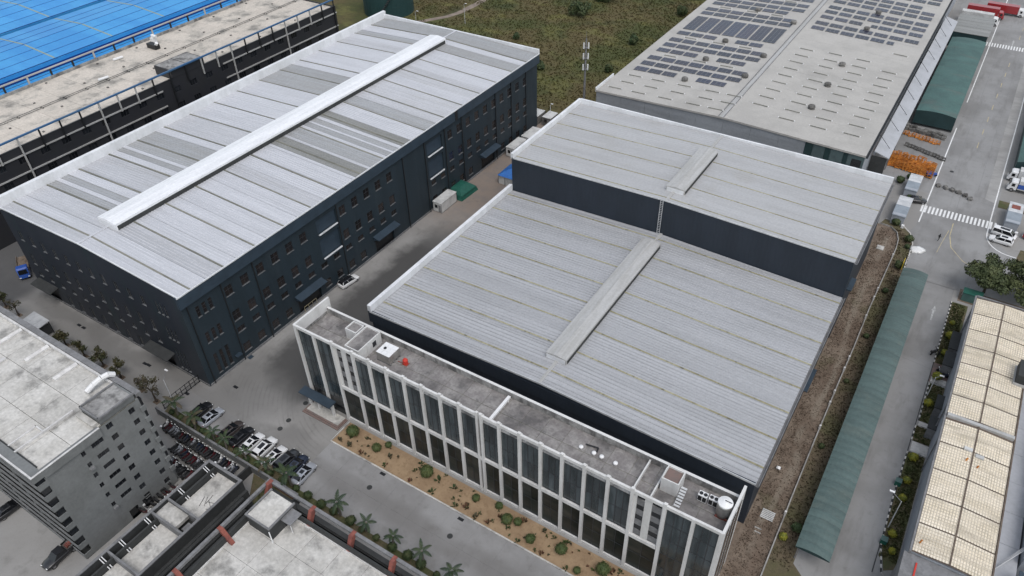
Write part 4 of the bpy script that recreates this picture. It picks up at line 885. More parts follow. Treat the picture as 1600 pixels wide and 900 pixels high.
place(ac,u,(-11.9,61.6,ZF),0,'left of the two white twin-fan outdoor units on the office roof','office roof units'); place(ac,u,(-10.5,61.7,ZF),0,'right of the two white twin-fan outdoor units, next to the round tank','office roof units')
vmx = MB().lathe(0,0,[(0.12,0),(0.12,0.35),(0.34,0.4),(0.3,0.52),(0.1,0.62)],12).mesh('roof_vent','white_plastic',smooth=False)
for x, w_ in ((-29.3,'first'),(-27.3,'second'),(-26.1,'third'),(-24.0,'fourth')): tag(link('roof_vent', vmx, None, (x,60.7,ZF)), w_+' from the left of four small white mushroom vents on the office roof', 'vent', 'mushroom vents on the office roof')
MB().box(-43.0,-42.55,57.4,63.3,ZF+0.25,ZF+0.65).box(-43.0,-42.55,57.8,58.0,ZF,ZF+0.25).box(-43.0,-42.55,62.6,62.8,ZF,ZF+0.25).build('roof_duct','white_plastic',O)
MB().tube((-29,61.6,ZF+0.2),(-27.2,61.9,ZF+0.2),0.12).tube((-27.2,61.9,ZF+0.2),(-27.1,61.2,ZF+0.2),0.1).build('roof_pipe','black_metal',O)

# ------------------------------------------------------------------ grey dormitory block
Q = thing('dormitory_block', 'grey multi-storey dormitory with balconies and pale flat roof at the left edge', 'dormitory', (-112,25,0))
QX0, QX1, QY0, QY1, QZ = -150.0, -86.3, 17.4, 32.8, 19.4
FH = 2.33
rows8 = [19.5-0.7-FH*k for k in range(7)]
rects = []; ww = []
def addw(y, z, w_, hh): rects.append((y-w_/2,y+w_/2,z-hh/2,z+hh/2)); ww.append((y,z,w_,hh))
for k in range(8): addw(30.9, 18.2-FH*k, 0.9, 1.05); addw(27.4, 18.5-FH*k, 0.95, 1.05)
for k in range(6): addw(25.0, 17.3-FH*k, 1.75, 0.85); addw(22.8, 17.2-FH*k, 0.6, 0.9)
for y in (24.8,27.1): rects.append((y-0.75,y+0.75,0,2.1))
rects = [r for r in rects if r[2] >= 0]
mb = MB(); wall_open(mb,'x',QX1,18.6,32.0,0,QZ,rects,-0.35); mb.build('end_wall','grey_render',Q)
wc = {}
for y,z,w_,hh in ww:
    key = (w_,hh); wc.setdefault(key, window_set(w_,hh,'x','window_frame_dark','glass_dark',None,2 if w_ > 1.5 else 1,0,0.05)); put_window(wc[key],Q,QX1,y,z)
for k,(y,z) in enumerate([(22.8,14.87),(22.8,5.5)]): MB().box(QX1+0.003,QX1+0.35,y-0.35,y+0.35,z-0.95,z-0.55).build('window_unit','grey_trim',Q)
for y in (24.8,27.1): MB().box(QX1-0.34,QX1-0.3,y-0.75,y+0.75,0,2.1).build('door','glass_dark',Q)
# the corner balconies seen from the end, and the balcony front (faces -y)
for k in range(8):
    z = QZ-1.9-FH*k
    if z < -0.5: continue
    MB().box(QX0,QX1,QY0-1.3,QY0-1.2,max(z-1.05,0),z-0.05).box(QX1-0.12,QX1-0.001,QY0-1.2,QY0,max(z-1.05,0),z-0.05).build('balcony_wall','grey_render',Q); MB().box(QX0,QX1,QY0-1.34,QY0-1.25,z-0.05,z).build('balcony_rail','grey_trim',Q); MB().box(QX0,QX1-0.02,QY0-1.18,QY0-0.01,max(z-1.2,0.01),max(z-1.06,0.06)).build('balcony_slab','dark_render',Q)  # slab coloured dark, painting in the unlit inside of the balcony
for k in range(1,9):
    x = QX1-0.15-7.2*k
    MB().box(x-0.15,x+0.15,QY0-1.2,QY0,0,QZ-0.5).build('partition','grey_render',Q)
MB().box(QX0,QX1-1.2,QY0,QY0+0.3,0,QZ).build('recess_wall','dark_render',Q)  # dark colour paints in the shade of the balcony recess
for k in range(7):
    z = QZ-1.6-FH*k
    for i in range(8):
        x = QX1-2.6-7.2*i
        MB().box(x-1.6,x+0.7,QY0-0.05,QY0-0.003,z-0.5,z+0.55).build('balcony_door','glass_dark',Q)
MB().box(QX1-0.35,QX1,QY0,18.6,0,QZ).build('corner_pier','grey_render',Q)
for k in range(7):
    z = QZ-2.0-FH*k; MB().box(QX1-0.32,QX1-0.2,QY0-1.1,QY0-0.02,z+0.06,z+1.15).build('balcony_opening','glass_dark',Q)
    MB().box(QX1-0.02,QX1+0.25,32.0,QY1,z-0.5,z+0.4).build('rear_balcony','grey_render',Q)
    MB().box(QX1-0.3,QX1-0.02,32.0,QY1,z+0.4,z+1.83).build('rear_opening','black_metal',Q)
MB().box(QX0,QX1-0.4,QY1-0.3,QY1,0,QZ).box(QX1-0.3,QX1,32.0,32.4,0,QZ).build('rear_wall','grey_render',Q)
MB().box(QX0,QX1-0.4,QY0+0.3,QY1-0.3,QZ-0.8,QZ-0.35).build('roof_base','seam_dark',Q)
for i in range(13):
    x1 = QX1-0.5-4.9*i; x0 = x1-4.9
    for y0,y1 in ((QY0+0.1,22.2),(22.22,27.2),(27.22,QY1-0.7)): MB().box(x0+0.03,x1-0.03,y0+0.03,y1-0.02,QZ-0.35,QZ-0.2).build('roof_slab','concrete_pale',Q)
MB().box(QX0,QX1+0.3,QY0-1.4,QY0+0.05,QZ-0.9,QZ+0.15).box(QX1-0.35,QX1+0.3,QY0+0.05,26.0,QZ-1.3,QZ+0.15).build('parapet','grey_render',Q)
MB().box(QX0,QX1+0.34,QY0-1.44,QY0-1.2,QZ+0.152,QZ+0.25).box(QX1+0.1,QX1+0.34,QY0-1.2,26.0,QZ+0.152,QZ+0.25).build('coping','white_ridge',Q)
MB().box(QX0,-90.7,QY1-0.7,QY1-0.4,QZ-0.3,QZ+0.35).build('rear_kerb','white_ridge',Q); MB().box(QX0,-86.7,QY1-0.35,QY1+0.5,QZ-0.9,QZ+0.55).build('rear_gutter','grey_trim',Q)
th = MB().box(-90.9,QX1-0.5,26.6,32.2,QZ-0.3,QZ+0.9).build('stair_tower','grey_render',Q); MB().box(-90.7,-86.75,26.85,31.9,QZ+0.9,QZ+0.93).build('tower_roof','concrete_stained',th)
MB().box(-90.95,-90.75,26.55,32.2,QZ+0.9,QZ+1.2).box(-90.95,-86.6,26.5,26.7,QZ+0.9,QZ+1.2).box(-86.75,-86.5,26.5,32.2,QZ+0.9,QZ+1.2).build('tower_rim','grey_trim',th)
MB().box(-90.8,-87.0,25.6,26.45,QZ-0.2,QZ+0.35).build('step_block','concrete_pale',Q)
MB().box(-92.35,-92.1,17.4,26.0,QZ-0.2,QZ+0.2).box(-94.2,-94.05,17.6,21.7,QZ-0.2,QZ+0.1).box(-94.2,-92.2,21.5,21.7,QZ-0.2,QZ+0.1).build('roof_kerb','white_ridge',Q)
for x in (-115.1,-107.8,-100.4,-122.4,-129.6): MB().sweep([(x-0.4,QZ-0.2),(x+0.4,QZ-0.2),(x+0.4,QZ+0.1),(x,QZ+0.35),(x-0.4,QZ+0.1)],28.2,32.0).build('roof_ridge','white_ridge',Q)
for x in (-111,-118): MB().box(x-0.3,x+0.3,22.0,27.0,QZ-0.2,QZ+0.1).build('roof_ridge','white_ridge',Q)
pb = MB(); pts = [(-93.5,29.2,QZ+0.3),(-93.3,30.4,QZ+0.9),(-93.0,31.6,QZ+1.3),(-92.8,32.6,QZ+1.3),(-92.7,33.3,QZ+0.7)]
for a,b in zip(pts,pts[1:]): pb.tube(a,b,0.42,8)
pb.build('roof_duct','white_plastic',Q)

# ------------------------------------------------------------------ block with red columns in the foreground
F = thing('red_column_block', 'foreground flat-roofed block with dark parapet beams and brick-red columns', 'building', (-45,20,0))
FX0, FY1, FZ = -66.8, 36.4, 7.6
MB().box(FX0+0.6,20,-60,FY1-1.9,0,FZ-0.3).build('body','dark_render',F)
for i in range(17):
    for j in range(5):
        x0 = -65.4+i*4.7; y1 = 34.4-j*4.3
        MB().box(x0+0.02,x0+4.67,y1-4.27,y1-0.01,FZ-0.3,FZ).build('roof_slab','concrete_pale',F)
MB().box(FX0+1.3,20,FY1-1.95,FY1-1.7,FZ-0.4,FZ+1.35).box(FX0+1.05,FX0+1.3,-20,FY1-1.7,FZ-0.4,FZ+1.35).build('parapet','dark_render',F)
MB().box(FX0+1.3,20,FY1-2.1,FY1-1.96,FZ+0.002,FZ+0.22).box(FX0+1.31,FX0+1.45,-20,FY1-2.1,FZ+0.002,FZ+0.22).build('skirting','white_ridge',F)
MB().box(FX0,20,FY1-0.45,FY1,FZ+1.9,FZ+2.4).box(FX0,FX0+0.45,-20,FY1-0.45,FZ+1.9,FZ+2.4).build('ring_beam','grey_trim',F)
MB().box(FX0+0.1,20,FY1-0.3,FY1-0.2,0,FZ-0.6).box(FX0+0.1,FX0+0.2,-20,FY1-0.35,0,FZ-0.6).build('outer_wall','dark_render',F)
for z in (FZ+0.3,FZ-0.4): MB().box(FX0+0.2,20,FY1-0.9,FY1-0.2,z,z+0.14).box(FX0+0.15,FX0+0.8,-20,FY1-0.95,z,z+0.14).build('ledge','dark_render',F)
for x in (-66.2,-57.8,-50.4,-43.3,-36.2): MB().hexa(((x-0.3,34.3,FZ),(x+0.3,34.3,FZ),(x+0.3,35.0,FZ),(x-0.3,35.0,FZ),(x-0.3,35.4,FZ+2.5),(x+0.3,35.4,FZ+2.5),(x+0.3,FY1-0.02,FZ+2.5),(x-0.3,FY1-0.02,FZ+2.5))).build('column','brick_red',F); MB().box(x-0.4,x+0.4,34.1,34.3,FZ+0.001,FZ+0.25).build('column_foot','white_ridge',F)
for y in (27.0,19.6): MB().hexa(((-65.3,y-0.3,FZ),(-64.6,y-0.3,FZ),(-64.6,y+0.3,FZ),(-65.3,y+0.3,FZ),(FX0+0.02,y-0.3,FZ+2.45),(FX0+0.8,y-0.3,FZ+2.45),(FX0+0.8,y+0.3,FZ+2.45),(FX0+0.02,y+0.3,FZ+2.45))).build('column','brick_red',F)
h = MB().box(-65.0,-60.5,30.3,35.2,FZ,10.0).build('stair_head','dark_render',F); MB().box(-64.8,-60.7,30.5,35.0,10.0,10.1).build('hut_roof','concrete_pale',h); MB().box(-65.1,-60.4,30.2,30.45,10.0,10.25).box(-60.65,-60.4,30.45,35.2,10.0,10.25).box(-65.1,-64.85,30.45,35.2,10.0,10.25).build('hut_rim','grey_trim',h)
MB().box(-60.5,-58.7,32.4,34.6,FZ+2.0,FZ+2.15).build('door_hood','grey_trim',h); MB().box(-60.49,-60.44,32.8,34.2,FZ,FZ+1.9).build('door','black_metal',h); MB().tube((-60.3,30.1,9.9),(-60.1,30.0,FZ),0.08).build('downpipe','white_plastic',h); MB().tube((-58.8,32.5,FZ+2),(-58.8,32.5,FZ),0.05).build('hood_post','white_plastic',h)

# ------------------------------------------------------------------ low block with roof compartments
G = thing('compartment_roof_block', 'low dark block with walled roof compartments between dormitory and red-column block', 'building', (-76.5,20,0))
GX0, GX1, GY1, GZ = -80.2, -72.9, 35.5, 6.0
MB().box(GX0,GX1+0.5,-30,GY1,0,3.9).build('body','dark_render',G)
comp = [(GY1-0.3,27.7,False),(27.4,24.9,True),(24.6,17.6,False),(17.3,10.2,False),(9.9,3,False)]
MB().box(GX0,GX0+0.3,-30,GY1,3.9,GZ).box(GX1-0.3,GX1,-30,GY1,3.9,GZ).box(GX0+0.3,GX1-0.3,GY1-0.3,GY1,3.9,GZ).build('parapet','dark_render',G)
MB().box(GX0-0.06,GX0+0.36,-30,GY1+0.06,GZ+0.002,GZ+0.15).box(GX1-0.36,GX1+0.06,-30,GY1+0.06,GZ+0.002,GZ+0.15).box(GX0+0.36,GX1-0.36,GY1-0.36,GY1+0.06,GZ+0.002,GZ+0.15).build('coping','grey_trim',G)
for y1, y0, cov_ in comp:
    MB().box(GX0+0.3,GX1-0.3,y0-0.3,y0,3.9,GZ+0.05).build('cross_wall','grey_trim',G)
    if cov_: MB().box(GX0+0.5,GX1-2.4,y0+0.05,y1-0.05,4.9,5.5).build('compartment_roof','concrete_pale',G); MB().box(GX1-2.0,GX1-0.9,y0+0.6,y1-0.6,3.9,4.8).build('roof_box','grey_trim',G)
    else:
        MB().box(GX0+1.7,GX1-0.3,y0,y1,3.9,4.4).build('compartment_roof','concrete_pale',G)
        MB().box(GX0+1.3,GX0+1.6,y0,y1,3.9,5.6).build('inner_wall','dark_render',G)
        for yq in (y0+1.6,y1-1.2):
            for d in (0,0.35): MB().tube((GX0+0.25,yq+d,GZ+0.05),(GX0+2.0,yq+d+0.05,4.7),0.07).build('roof_pipe','white_plastic',G)
for k in range(4): MB().box(GX1+0.4,GX1+1.0+0.25*k,-30,GY1-1.2-0.3*k,3.4-0.9*k,3.75-0.9*k).build('ledge','black_wall' if k % 2 else 'dark_render',G)
mb = MB()
for k in range(7): a = rnd.uniform(0,3); x = -75.3+rnd.uniform(-1,1); y = 30.6+rnd.uniform(-1.5,1.5); mb.tube((x,y,4.45),(x+1.6*math.cos(a),y+1.6*math.sin(a),4.5),0.03,4)
tag(mb.build('scrap_rods','black_metal'), 'loose dark rods lying on the walled compartment roof', 'rods')

# ------------------------------------------------------------------ black building with cream roof, and the blue-roofed sheds
Hh = thing('black_block', 'black building with cream flat roof and blue-topped railing frame at upper left', 'building', (-185,110,0))
HX1, HX0, HY1 = -172.5, -201.5, 167.0
rects = []; ww = []
for i in range(22):
    y = 50+i*5.2
    for z in (16.6,12.4,8.2): rects.append((y-1.1,y+1.1,z-0.75,z+0.75)); ww.append((y,z))
mb = MB(); wall_open(mb,'x',HX1,20,HY1,0,19.6,rects,-0.4); mb.build('wall','black_wall',Hh)
wq = window_set(2.2,1.5,'x','window_frame_dark','glass_dark',None,2,0)
for y,z in ww: put_window(wq,Hh,HX1,y,z)
MB().box(HX0,HX1-0.4,HY1-0.3,HY1,0,19.6).box(HX0,HX0+0.3,20,HY1-0.3,0,19.6).build('rear_wall','black_wall',Hh)
MB().box(HX0+0.3,HX1-0.4,20,HY1-0.3,18.6,19.1).build('roof_base','seam_dark',Hh)
for j in range(19):
    for i in range(3): y0 = 27+j*7.35; x0 = HX0+0.4+i*9.43; MB().box(x0+0.02,x0+9.4,y0+0.03,y0+7.32,19.1,19.3).build('roof_slab','concrete_cream',Hh)
MB().box(HX1-0.4,HX1+0.05,20,HY1,19.602,19.72).build('coping','black_metal',Hh)
MB().box(HX1+0.15,HX1+0.6,20,HY1+0.2,21.75,22.1).build('blue_rail','rail_blue',Hh)
for i in range(29):
    y = 26+i*5.0
    MB().box(HX1+0.2,HX1+0.5,y-0.16,y+0.16,17.5 if i % 4 else 8,21.75).build('rail_post','black_metal' if (i//3) % 2 else 'vent_grey',Hh)
for z in (17.6,13.6): MB().box(HX1+0.05,HX1+0.3,20,103,z,z+0.3).box(HX1+0.05,HX1+0.3,122.5,HY1,z,z+0.3).build('floor_band','vent_grey',Hh)
MB().box(HX1-6.5,HX1+0.03,106.8,117,19.3,21.7).build('lift_house','black_wall',Hh); MB().box(HX1-6.2,HX1-0.4,107.1,111.8,21.7,21.75).box(HX1-6.2,HX1-0.4,112.1,116.7,21.7,21.75).build('lift_roof','concrete_stained',Hh)
for k,x in enumerate((-187.5,-186.6)):
    p = MB(); p.tube((x,25,19.5),(x,165,19.5),0.06,5)
    for j in range(24): p.box(x-0.15,x+0.15,26+j*6,26.25+j*6,19.3,19.45)
    p.build('roof_pipe','dark_render',Hh)
for i in range(26):
    y = 30+i*6.2; MB().box(HX0+0.1,HX0+0.4,y-0.22,y+0.22,20.0,21.7).build('fence_post','black_metal' if i % 3 else 'vent_grey',Hh)
MB().box(HX0+0.05,HX0+0.42,22,HY1-0.3,21.7,22.0).build('fence_rail','vent_grey',Hh); MB().box(HX0+0.32,HX0+0.9,27,HY1-0.4,19.3,19.95).build('roof_upstand','concrete_stained',Hh); MB().box(HX0+0.15,HX0+0.3,22,HY1-0.3,20.6,20.66).build('fence_wire','dark_render',Hh)
bl = MB().box(-0.22,0.22,-0.22,0.22,0,0.25).mesh('vent_block','grey_junk')
for k in range(34): link('vent_block', bl, Hh, (-199+8*(k % 4)+rnd.uniform(-.5,.5), 50+3.3*k+rnd.uniform(-1,1), 19.3))
du = thing('exhaust_fan', 'dark roof exhaust box with white bent pipe on the cream roof', 'exhaust fan', (-197,117,19.3))
MB().box(-198.0,-197.0,119.6,121.0,19.3,20.9).tube((-197.5,120.3,20.5),(-197.5,120.3,21.7),0.4,8).tube((-197.5,120.3,21.5),(-196.2,120.5,21.3),0.4,8).build('bent_pipe','white_plastic',du); MB().box(-196.2,-192.6,117.0,118.6,19.4,20.6).build('fan_box','black_metal',du); MB().tube((-193.0,117.8,20.5),(-192.4,117.8,21.2),0.42,8).build('outlet','white_plastic',du)
for x,y in ((-188.5,96.5),(-196.5,106.5)): tag(MB().tube((x,y,19.65),(x+0.4,y+2.6,19.65),0.34,8).build('loose_pipe','white_plastic'), 'short white pipe lying on the cream roof, '+('nearer the blue rail' if x > -190 else 'nearer the blue sheds'), 'pipe')

def blue_shed(x0, x1, y0, y1, ze, zr, label):
    s = thing('blue_roof_shed', label, 'shed', ((x0+x1)/2,(y0+y1)/2,0), 'blue sheds in the upper left corner'); xm = (x0+x1)/2
    MB().box(x0+0.3,x1-0.3,y0+0.2,y1-0.2,0,ze-0.2).build('wall','blue_trim',s)
    for u0,z0,u1,z1 in ((x0,ze,xm,zr),(xm,zr,x1,ze)):
        for k in range(3):          # three lengthwise runs of sheet on each slope
            f0, f1 = k/3, (k+1)/3; a0, a1 = u0+(u1-u0)*f0, u0+(u1-u0)*f1; c0, c1 = z0+(z1-z0)*f0, z0+(z1-z0)*f1
            MB().hexa(((a0+0.05,y0,c0-0.1),(a1-0.05,y0,c1-0.1),(a1-0.05,y1,c1-0.1),(a0+0.05,y1,c0-0.1),(a0+0.05,y0,c0),(a1-0.05,y0,c1),(a1-0.05,y1,c1),(a0+0.05,y1,c0))).build('roof_sheet','blue_roof',s)
            MB().box(a1-0.07,a1+0.07,y0,y1,c1-0.06,c1+0.06).build('roof_seam','blue_trim',s)
        yy_ = y0+9
        while yy_ < y1-4:
            MB().hexa(((u0+0.4,yy_,z0+0.01),(u1-0.4,yy_,z1+0.01),(u1-0.4,yy_+0.55,z1+0.01),(u0+0.4,yy_+0.55,z0+0.01),(u0+0.4,yy_,z0+0.05),(u1-0.4,yy_,z1+0.05),(u1-0.4,yy_+0.55,z1+0.05),(u0+0.4,yy_+0.55,z0+0.05))).build('roof_light','blue_seam',s); yy_ += 19
    MB().box(x1-0.2,x1+0.35,y0,y1,ze-1.1,ze-0.15).build('fascia','blue_roof',s); MB().box(x1-0.3,x1+0.2,y0,y1,ze-2.6,ze-1.1).build('gutter_shade','blue_trim',s)
    return s
blue_shed(-257,-226.5,40,190,14,15.0,'blue metal-roofed shed directly behind the cream-roofed black building')
blue_shed(-294,-259.5,40,230,14,15.1,'second blue metal-roofed shed, further behind at the top left corner')
blue_shed(-330,-297,40,260,14,15.1,'farthest blue metal-roofed shed cut by the top left corner')
sh = thing('blue_lean_to', 'low blue lean-to roof between the cream roof and the blue sheds', 'shed', (-214,105,0), None)
for i in range(20): MB().hexa(((-226,40+i*6.6,11.4),(-203.5,40+i*6.6,10.6),(-203.5,46.5+i*6.6,10.6),(-226,46.5+i*6.6,11.4),(-226,40+i*6.6,11.5),(-203.5,40+i*6.6,10.7),(-203.5,46.5+i*6.6,10.7),(-226,46.5+i*6.6,11.5))).build('roof_sheet','blue_roof',sh)
MB().box(-204.2,-203.6,40,172,0,10.5).build('wall','blue_trim',sh)

# ------------------------------------------------------------------ dark green round tank behind the factory hall
tk = thing('storage_tank', 'big dark green round storage tank behind the factory hall', 'storage tank', (-193,214,0))
MB().lathe(-193,214,[(9.2,0),(9.2,4),(9.24,4.02),(9.24,4.1),(9.2,4.12),(9.2,8.2),(9.24,8.22),(9.24,8.3),(9.2,8.32),(9.2,12.5)],36).build('shell','tank_green',tk,False); MB().lathe(-193,214,[(9.3,12.5),(9.3,12.7),(4,13.6),(0.1,14)],36).build('roof','tank_green',tk)
mb = MB()
for k in range(22): t = R(-75+k*2.4); mb.box(-193+9.6*math.cos(t)-0.4,-193+9.6*math.cos(t)+0.4,214+9.6*math.sin(t)-0.3,214+9.6*math.sin(t)+0.3,0.5+k*0.55,0.6+k*0.55)
mb.build('stair','dark_render',tk)

# ------------------------------------------------------------------ arched sheds and the long carport
def arched(name, label, cat, x0, x1, y0, y1, ze, rise, m, endm, step, scall=0.0, posts=None):
    s = thing(name, label, cat, ((x0+x1)/2,(y0+y1)/2,0)); n = round((y1-y0)/step); p = (y1-y0)/n; K = 8
    arcf = lambda t: (x0+(x1-x0)*t, ze+rise*4*t*(1-t))
    for i in range(n):
        a = y0+i*p; b = a+p; mb = MB()
        for k in range(K):
            (xa,za),(xb,zb) = arcf(k/K), arcf((k+1)/K)
            q = [(0,0),(0.5,scall),(1,0)] if scall else [(0,0),(1,0)]
            for (f0,s0),(f1,s1) in zip(q,q[1:]):
                mb.quad((xa,a+f0*(p-0.03),za+s0),(xb,a+f0*(p-0.03),zb+s0),(xb,a+f1*(p-0.03),zb+s1),(xa,a+f1*(p-0.03),za+s1))
        mb.build('roof_sheet', m, s)
    mb = MB()
    for y in (y0+0.02,y1-0.02): MB().quad(*[(arcf(k/K)[0],y,arcf(k/K)[1]-0.03) for k in range(K+1)],(x1,y,ze-(0.25 if posts else 3.55)),(x0,y,ze-(0.25 if posts else 3.55))).build('end_wall', endm, s)
    if posts:
        for y in [y0+0.4+j*posts for j in range(int((y1-y0)/posts)+1)]:
            MB().tube((x0+0.4,y,0),(x0+0.4,y,ze),0.08,6).build('post','grey_trim',s); MB().tube((x0+0.4,y,ze-0.1),(x1-0.15,y,ze+0.0),0.06,5).build('rafter','grey_trim',s)
    else:
        MB().box(x0+0.02,x0+0.15,y0+0.1,y1-0.1,0.2,ze-0.05).box(x1-0.15,x1-0.02,y0+0.1,y1-0.1,0.2,ze-0.05).build('side_wall',endm,s)
    return s
arched('green_arched_shed','green arched-roof storage shed beside the road and loading canopy','shed',-10.6,-0.7,216.2,275.5,4.3,0.55,'shed_green','shed_dark',3.3)
gs = thing('grey_flat_shed','faded grey-green flat-roofed shed behind the green arched one','shed',(-6,287,0))
MB().box(-11.2,-1.0,279,296.5,0.2,4.8).build('body','shed_dark',gs)
for i in range(6): MB().box(-11.5+0.0,-0.7,278.8+i*3.0,281.7+i*3.0,4.85,5.0).build('roof_sheet','roof_olive',gs)
arched('green_carport','long green carport roof of scalloped bays beside the dirt strip','carport',0.35,5.05,70.0,144.0,3.35,0.38,'carport_green','shed_dark',1.5,0.09,posts=6.0)
arched('green_arched_shed','green arched shed cut by the right edge behind the parked trucks','shed',15.3,26,201,262,3.6,0.9,'shed_green','shed_dark',3.3)
kn = thing('grey_annex','blue-grey flat annex with pale gutters at the lower right corner','annex',(28,90,0))
MB().box(23.1,26.5,55,121,0,3.8).build('body','wall_e',kn)
for i in range(11): MB().box(23.05,26.6,55+i*6,60.95+i*6,3.8,3.95).build('roof_sheet','canopy_grey',kn)
for y0,y1 in ((55,79.5),(82.5,96),(96.5,121)):
    MB().box(26.9,40,y0,y1,0,6.0).build('wing','wall_e',kn); MB().box(26.62,27.0,y0-0.1,y1+0.1,6.0,6.5).box(28.3,28.7,y0,y1,6.0,6.3).build('white_gutter','pale_metal',kn)
    MB().box(27.02,28.28,y0+0.2,y1-0.2,6.0,6.15).build('roof_light','concrete_stained',kn)
for k in range(3): MB().tube((24.0+0.2*k,80.0+0.5*k,4.15),(26.9+0.1*k,84.0+0.5*k,6.2),0.06,6).build('roof_pipe','pale_metal',kn)
MB().box(26.2,40,60,79.4,6.5,6.7).build('slate_roof','navy_trim',kn)
# ------------------------------------------------------------------ vehicles (front towards +x, origin on the ground)
wheel_m = {}
def wheels(parent, L_, W_, r=0.33, xs=(-1.38,1.42)):
    key = (r,)
    if key not in wheel_m:
        t = MB().tube((0,-0.11,0),(0,0.11,0),r,14).mesh('wheel','tyre'); m2 = MB().tube((0,-0.118,0),(0,0.118,0),r*0.62,10).mesh('rim','rim'); wheel_m[key] = (t,m2)
    for x in xs:
        for s in (-1,1):
            o = link('wheel', wheel_m[key][0], parent, (x,s*(W_/2-0.13),r)); link('rim', wheel_m[key][1], o)
def car(name, label, cat, paint_, style='sedan', group=None, roof_m=None):
    c = thing(name, label, cat, (0,0,0), group)
    S_ = {'sedan':dict(L=4.7,W=1.82,st=[(-2.35,.70,.42,.80),(-2.22,.84,.26,1.00),(-1.5,.90,.20,1.03),(0,.91,.19,.98),(1.05,.90,.19,.94),(1.85,.87,.22,.80),(2.22,.78,.28,.66),(2.35,.60,.38,.58)],cab=((-1.95,1.25,.82,1.0),(-1.12,0.28,.60,1.44))),
          'suv':dict(L=4.7,W=1.88,st=[(-2.35,.74,.42,.98),(-2.25,.88,.28,1.10),(-1.5,.93,.24,1.12),(0,.94,.23,1.08),(1.15,.93,.23,1.04),(1.95,.90,.26,.94),(2.25,.80,.32,.80),(2.35,.62,.42,.70)],cab=((-2.22,1.30,.86,1.08),(-1.85,0.40,.66,1.66))),
          'van':dict(L=4.9,W=1.85,st=[(-2.45,.80,.35,1.0),(-2.4,.90,.26,1.12),(-1.5,.92,.23,1.13),(0,.92,.22,1.10),(1.5,.91,.22,1.04),(2.1,.88,.25,.92),(2.4,.78,.3,.78),(2.47,.62,.4,.66)],cab=((-2.4,1.95,.86,1.1),(-2.28,1.0,.72,1.86)))}[style]
    rings = []
    for x,hw,zb,zt in S_['st']:
        rings.append([(x,-hw*.90,zb),(x,-hw,zb+.14),(x,-hw,zt-.20),(x,-hw*.93,zt-.06),(x,-hw*.72,zt),(x,0,zt+.03),(x,hw*.72,zt),(x,hw*.93,zt-.06),(x,hw,zt-.20),(x,hw,zb+.14),(x,hw*.90,zb)])
    MB().loft(rings).build('body', paint_, c, True)
    (x0,x1,hb,zb),(u0,u1,ht,zt) = S_['cab']
    MB().hexa(((x0,-hb,zb-.08),(x1,-hb,zb-.08),(x1,hb,zb-.08),(x0,hb,zb-.08),(u0,-ht,zt-.03),(u1,-ht,zt-.03),(u1,ht,zt-.03),(u0,ht,zt-.03))).build('cabin_glass','car_glass',c)
    rf = MB().hexa(((u0-.06,-ht-.03,zt-.045),(u1+.06,-ht-.03,zt-.045),(u1+.06,ht+.03,zt-.045),(u0-.06,ht+.03,zt-.045),(u0+.06,-ht+.08,zt+.02),(u1-.06,-ht+.08,zt+.02),(u1-.06,ht-.08,zt+.02),(u0+.06,ht-.08,zt+.02))).build('roof', roof_m or paint_, c)
    MB().box(u0+(u1-u0)*.35,u1-.2,-ht*.6,ht*.6,zt+.021,zt+.03).build('sunroof','car_glass',c)
    pl = MB()
    for s in (-1,1):
        for (xb,xt,w_) in ((x0+.05,u0+.02,.09),(x1-.04,u1-.02,.05),((x0+x1)/2-.1,(u0+u1)/2-.05,.045)):
            pl.hexa(((xb-w_,s*(hb+.012)-.02,zb-.05),(xb+w_,s*(hb+.012)-.02,zb-.05),(xb+w_,s*(hb+.012)+.02,zb-.05),(xb-w_,s*(hb+.012)+.02,zb-.05),(xt-w_,s*(ht+.012)-.02,zt-.02),(xt+w_,s*(ht+.012)-.02,zt-.02),(xt+w_,s*(ht+.012)+.02,zt-.02),(xt-w_,s*(ht+.012)+.02,zt-.02)))
    pl.build('pillar', paint_, c)
    L_ = S_['st'][-2]
    for s in (-1,1):
        MB().box(L_[0]-.22,L_[0]+.05,s*.62-.16,s*.62+.16,L_[3]-.16,L_[3]-.03).build('headlight','lamp_white',c)
        r_ = S_['st'][1]; MB().box(r_[0]-.07,r_[0]+.08,s*.66-.15,s*.66+.15,r_[3]-.24,r_[3]-.08).build('tail_light','lamp_red',c)
        MB().box(x1-.25,x1-.05,s*(hb+.08)-.07,s*(hb+.08)+.07,zb-.02,zb+.12).build('mirror',paint_,c)
    wheels(c, S_['L'], S_['W'], 0.34 if style != 'sedan' else 0.32)
    return c
def put(o, x, y, deg): o.location = (x,y,0.02); o.rotation_euler = (0,0,R(deg)); return o
put(car('parked_car','white car with black panoramic roof driving beside the factory hall','car','car_white','suv',roof_m='car_black'), -96.6,84.3,83)
# the row in front of the planted wall, noses towards the yard
pk = [(-94.6,'black','sedan','black saloon half under palms, leftmost of the parked row'),(-91.9,'silver','sedan','silver saloon second from the left in the parked row'),
      (-86.6,'brown','sedan','dark brown saloon after the gap in the parked row'),(-84.0,'black','sedan','black saloon between the brown saloon and the first white car'),
      (-81.45,'white','sedan','first white saloon of the parked row, beside the black saloon'),(-78.8,'white','suv','white car half hidden by leaves between the two white saloons'),
      (-76.2,'white','sedan','white saloon with clear roof left of the dark hatchback'),(-73.9,'graphite','suv','dark grey hatchback behind palm leaves in the parked row'),
      (-71.9,'navy','sedan','dark blue saloon second from the right in the parked row'),(-69.7,'silver','sedan','silver saloon at the right end of the parked row')]
for x,c_,st_,lb in pk: put(car('parked_car',lb,'car','car_'+c_,st_,'cars parked along the planted wall'), x+rnd.uniform(-.1,.1), 43.9+rnd.uniform(-.3,.3), 90+rnd.uniform(-3,3))
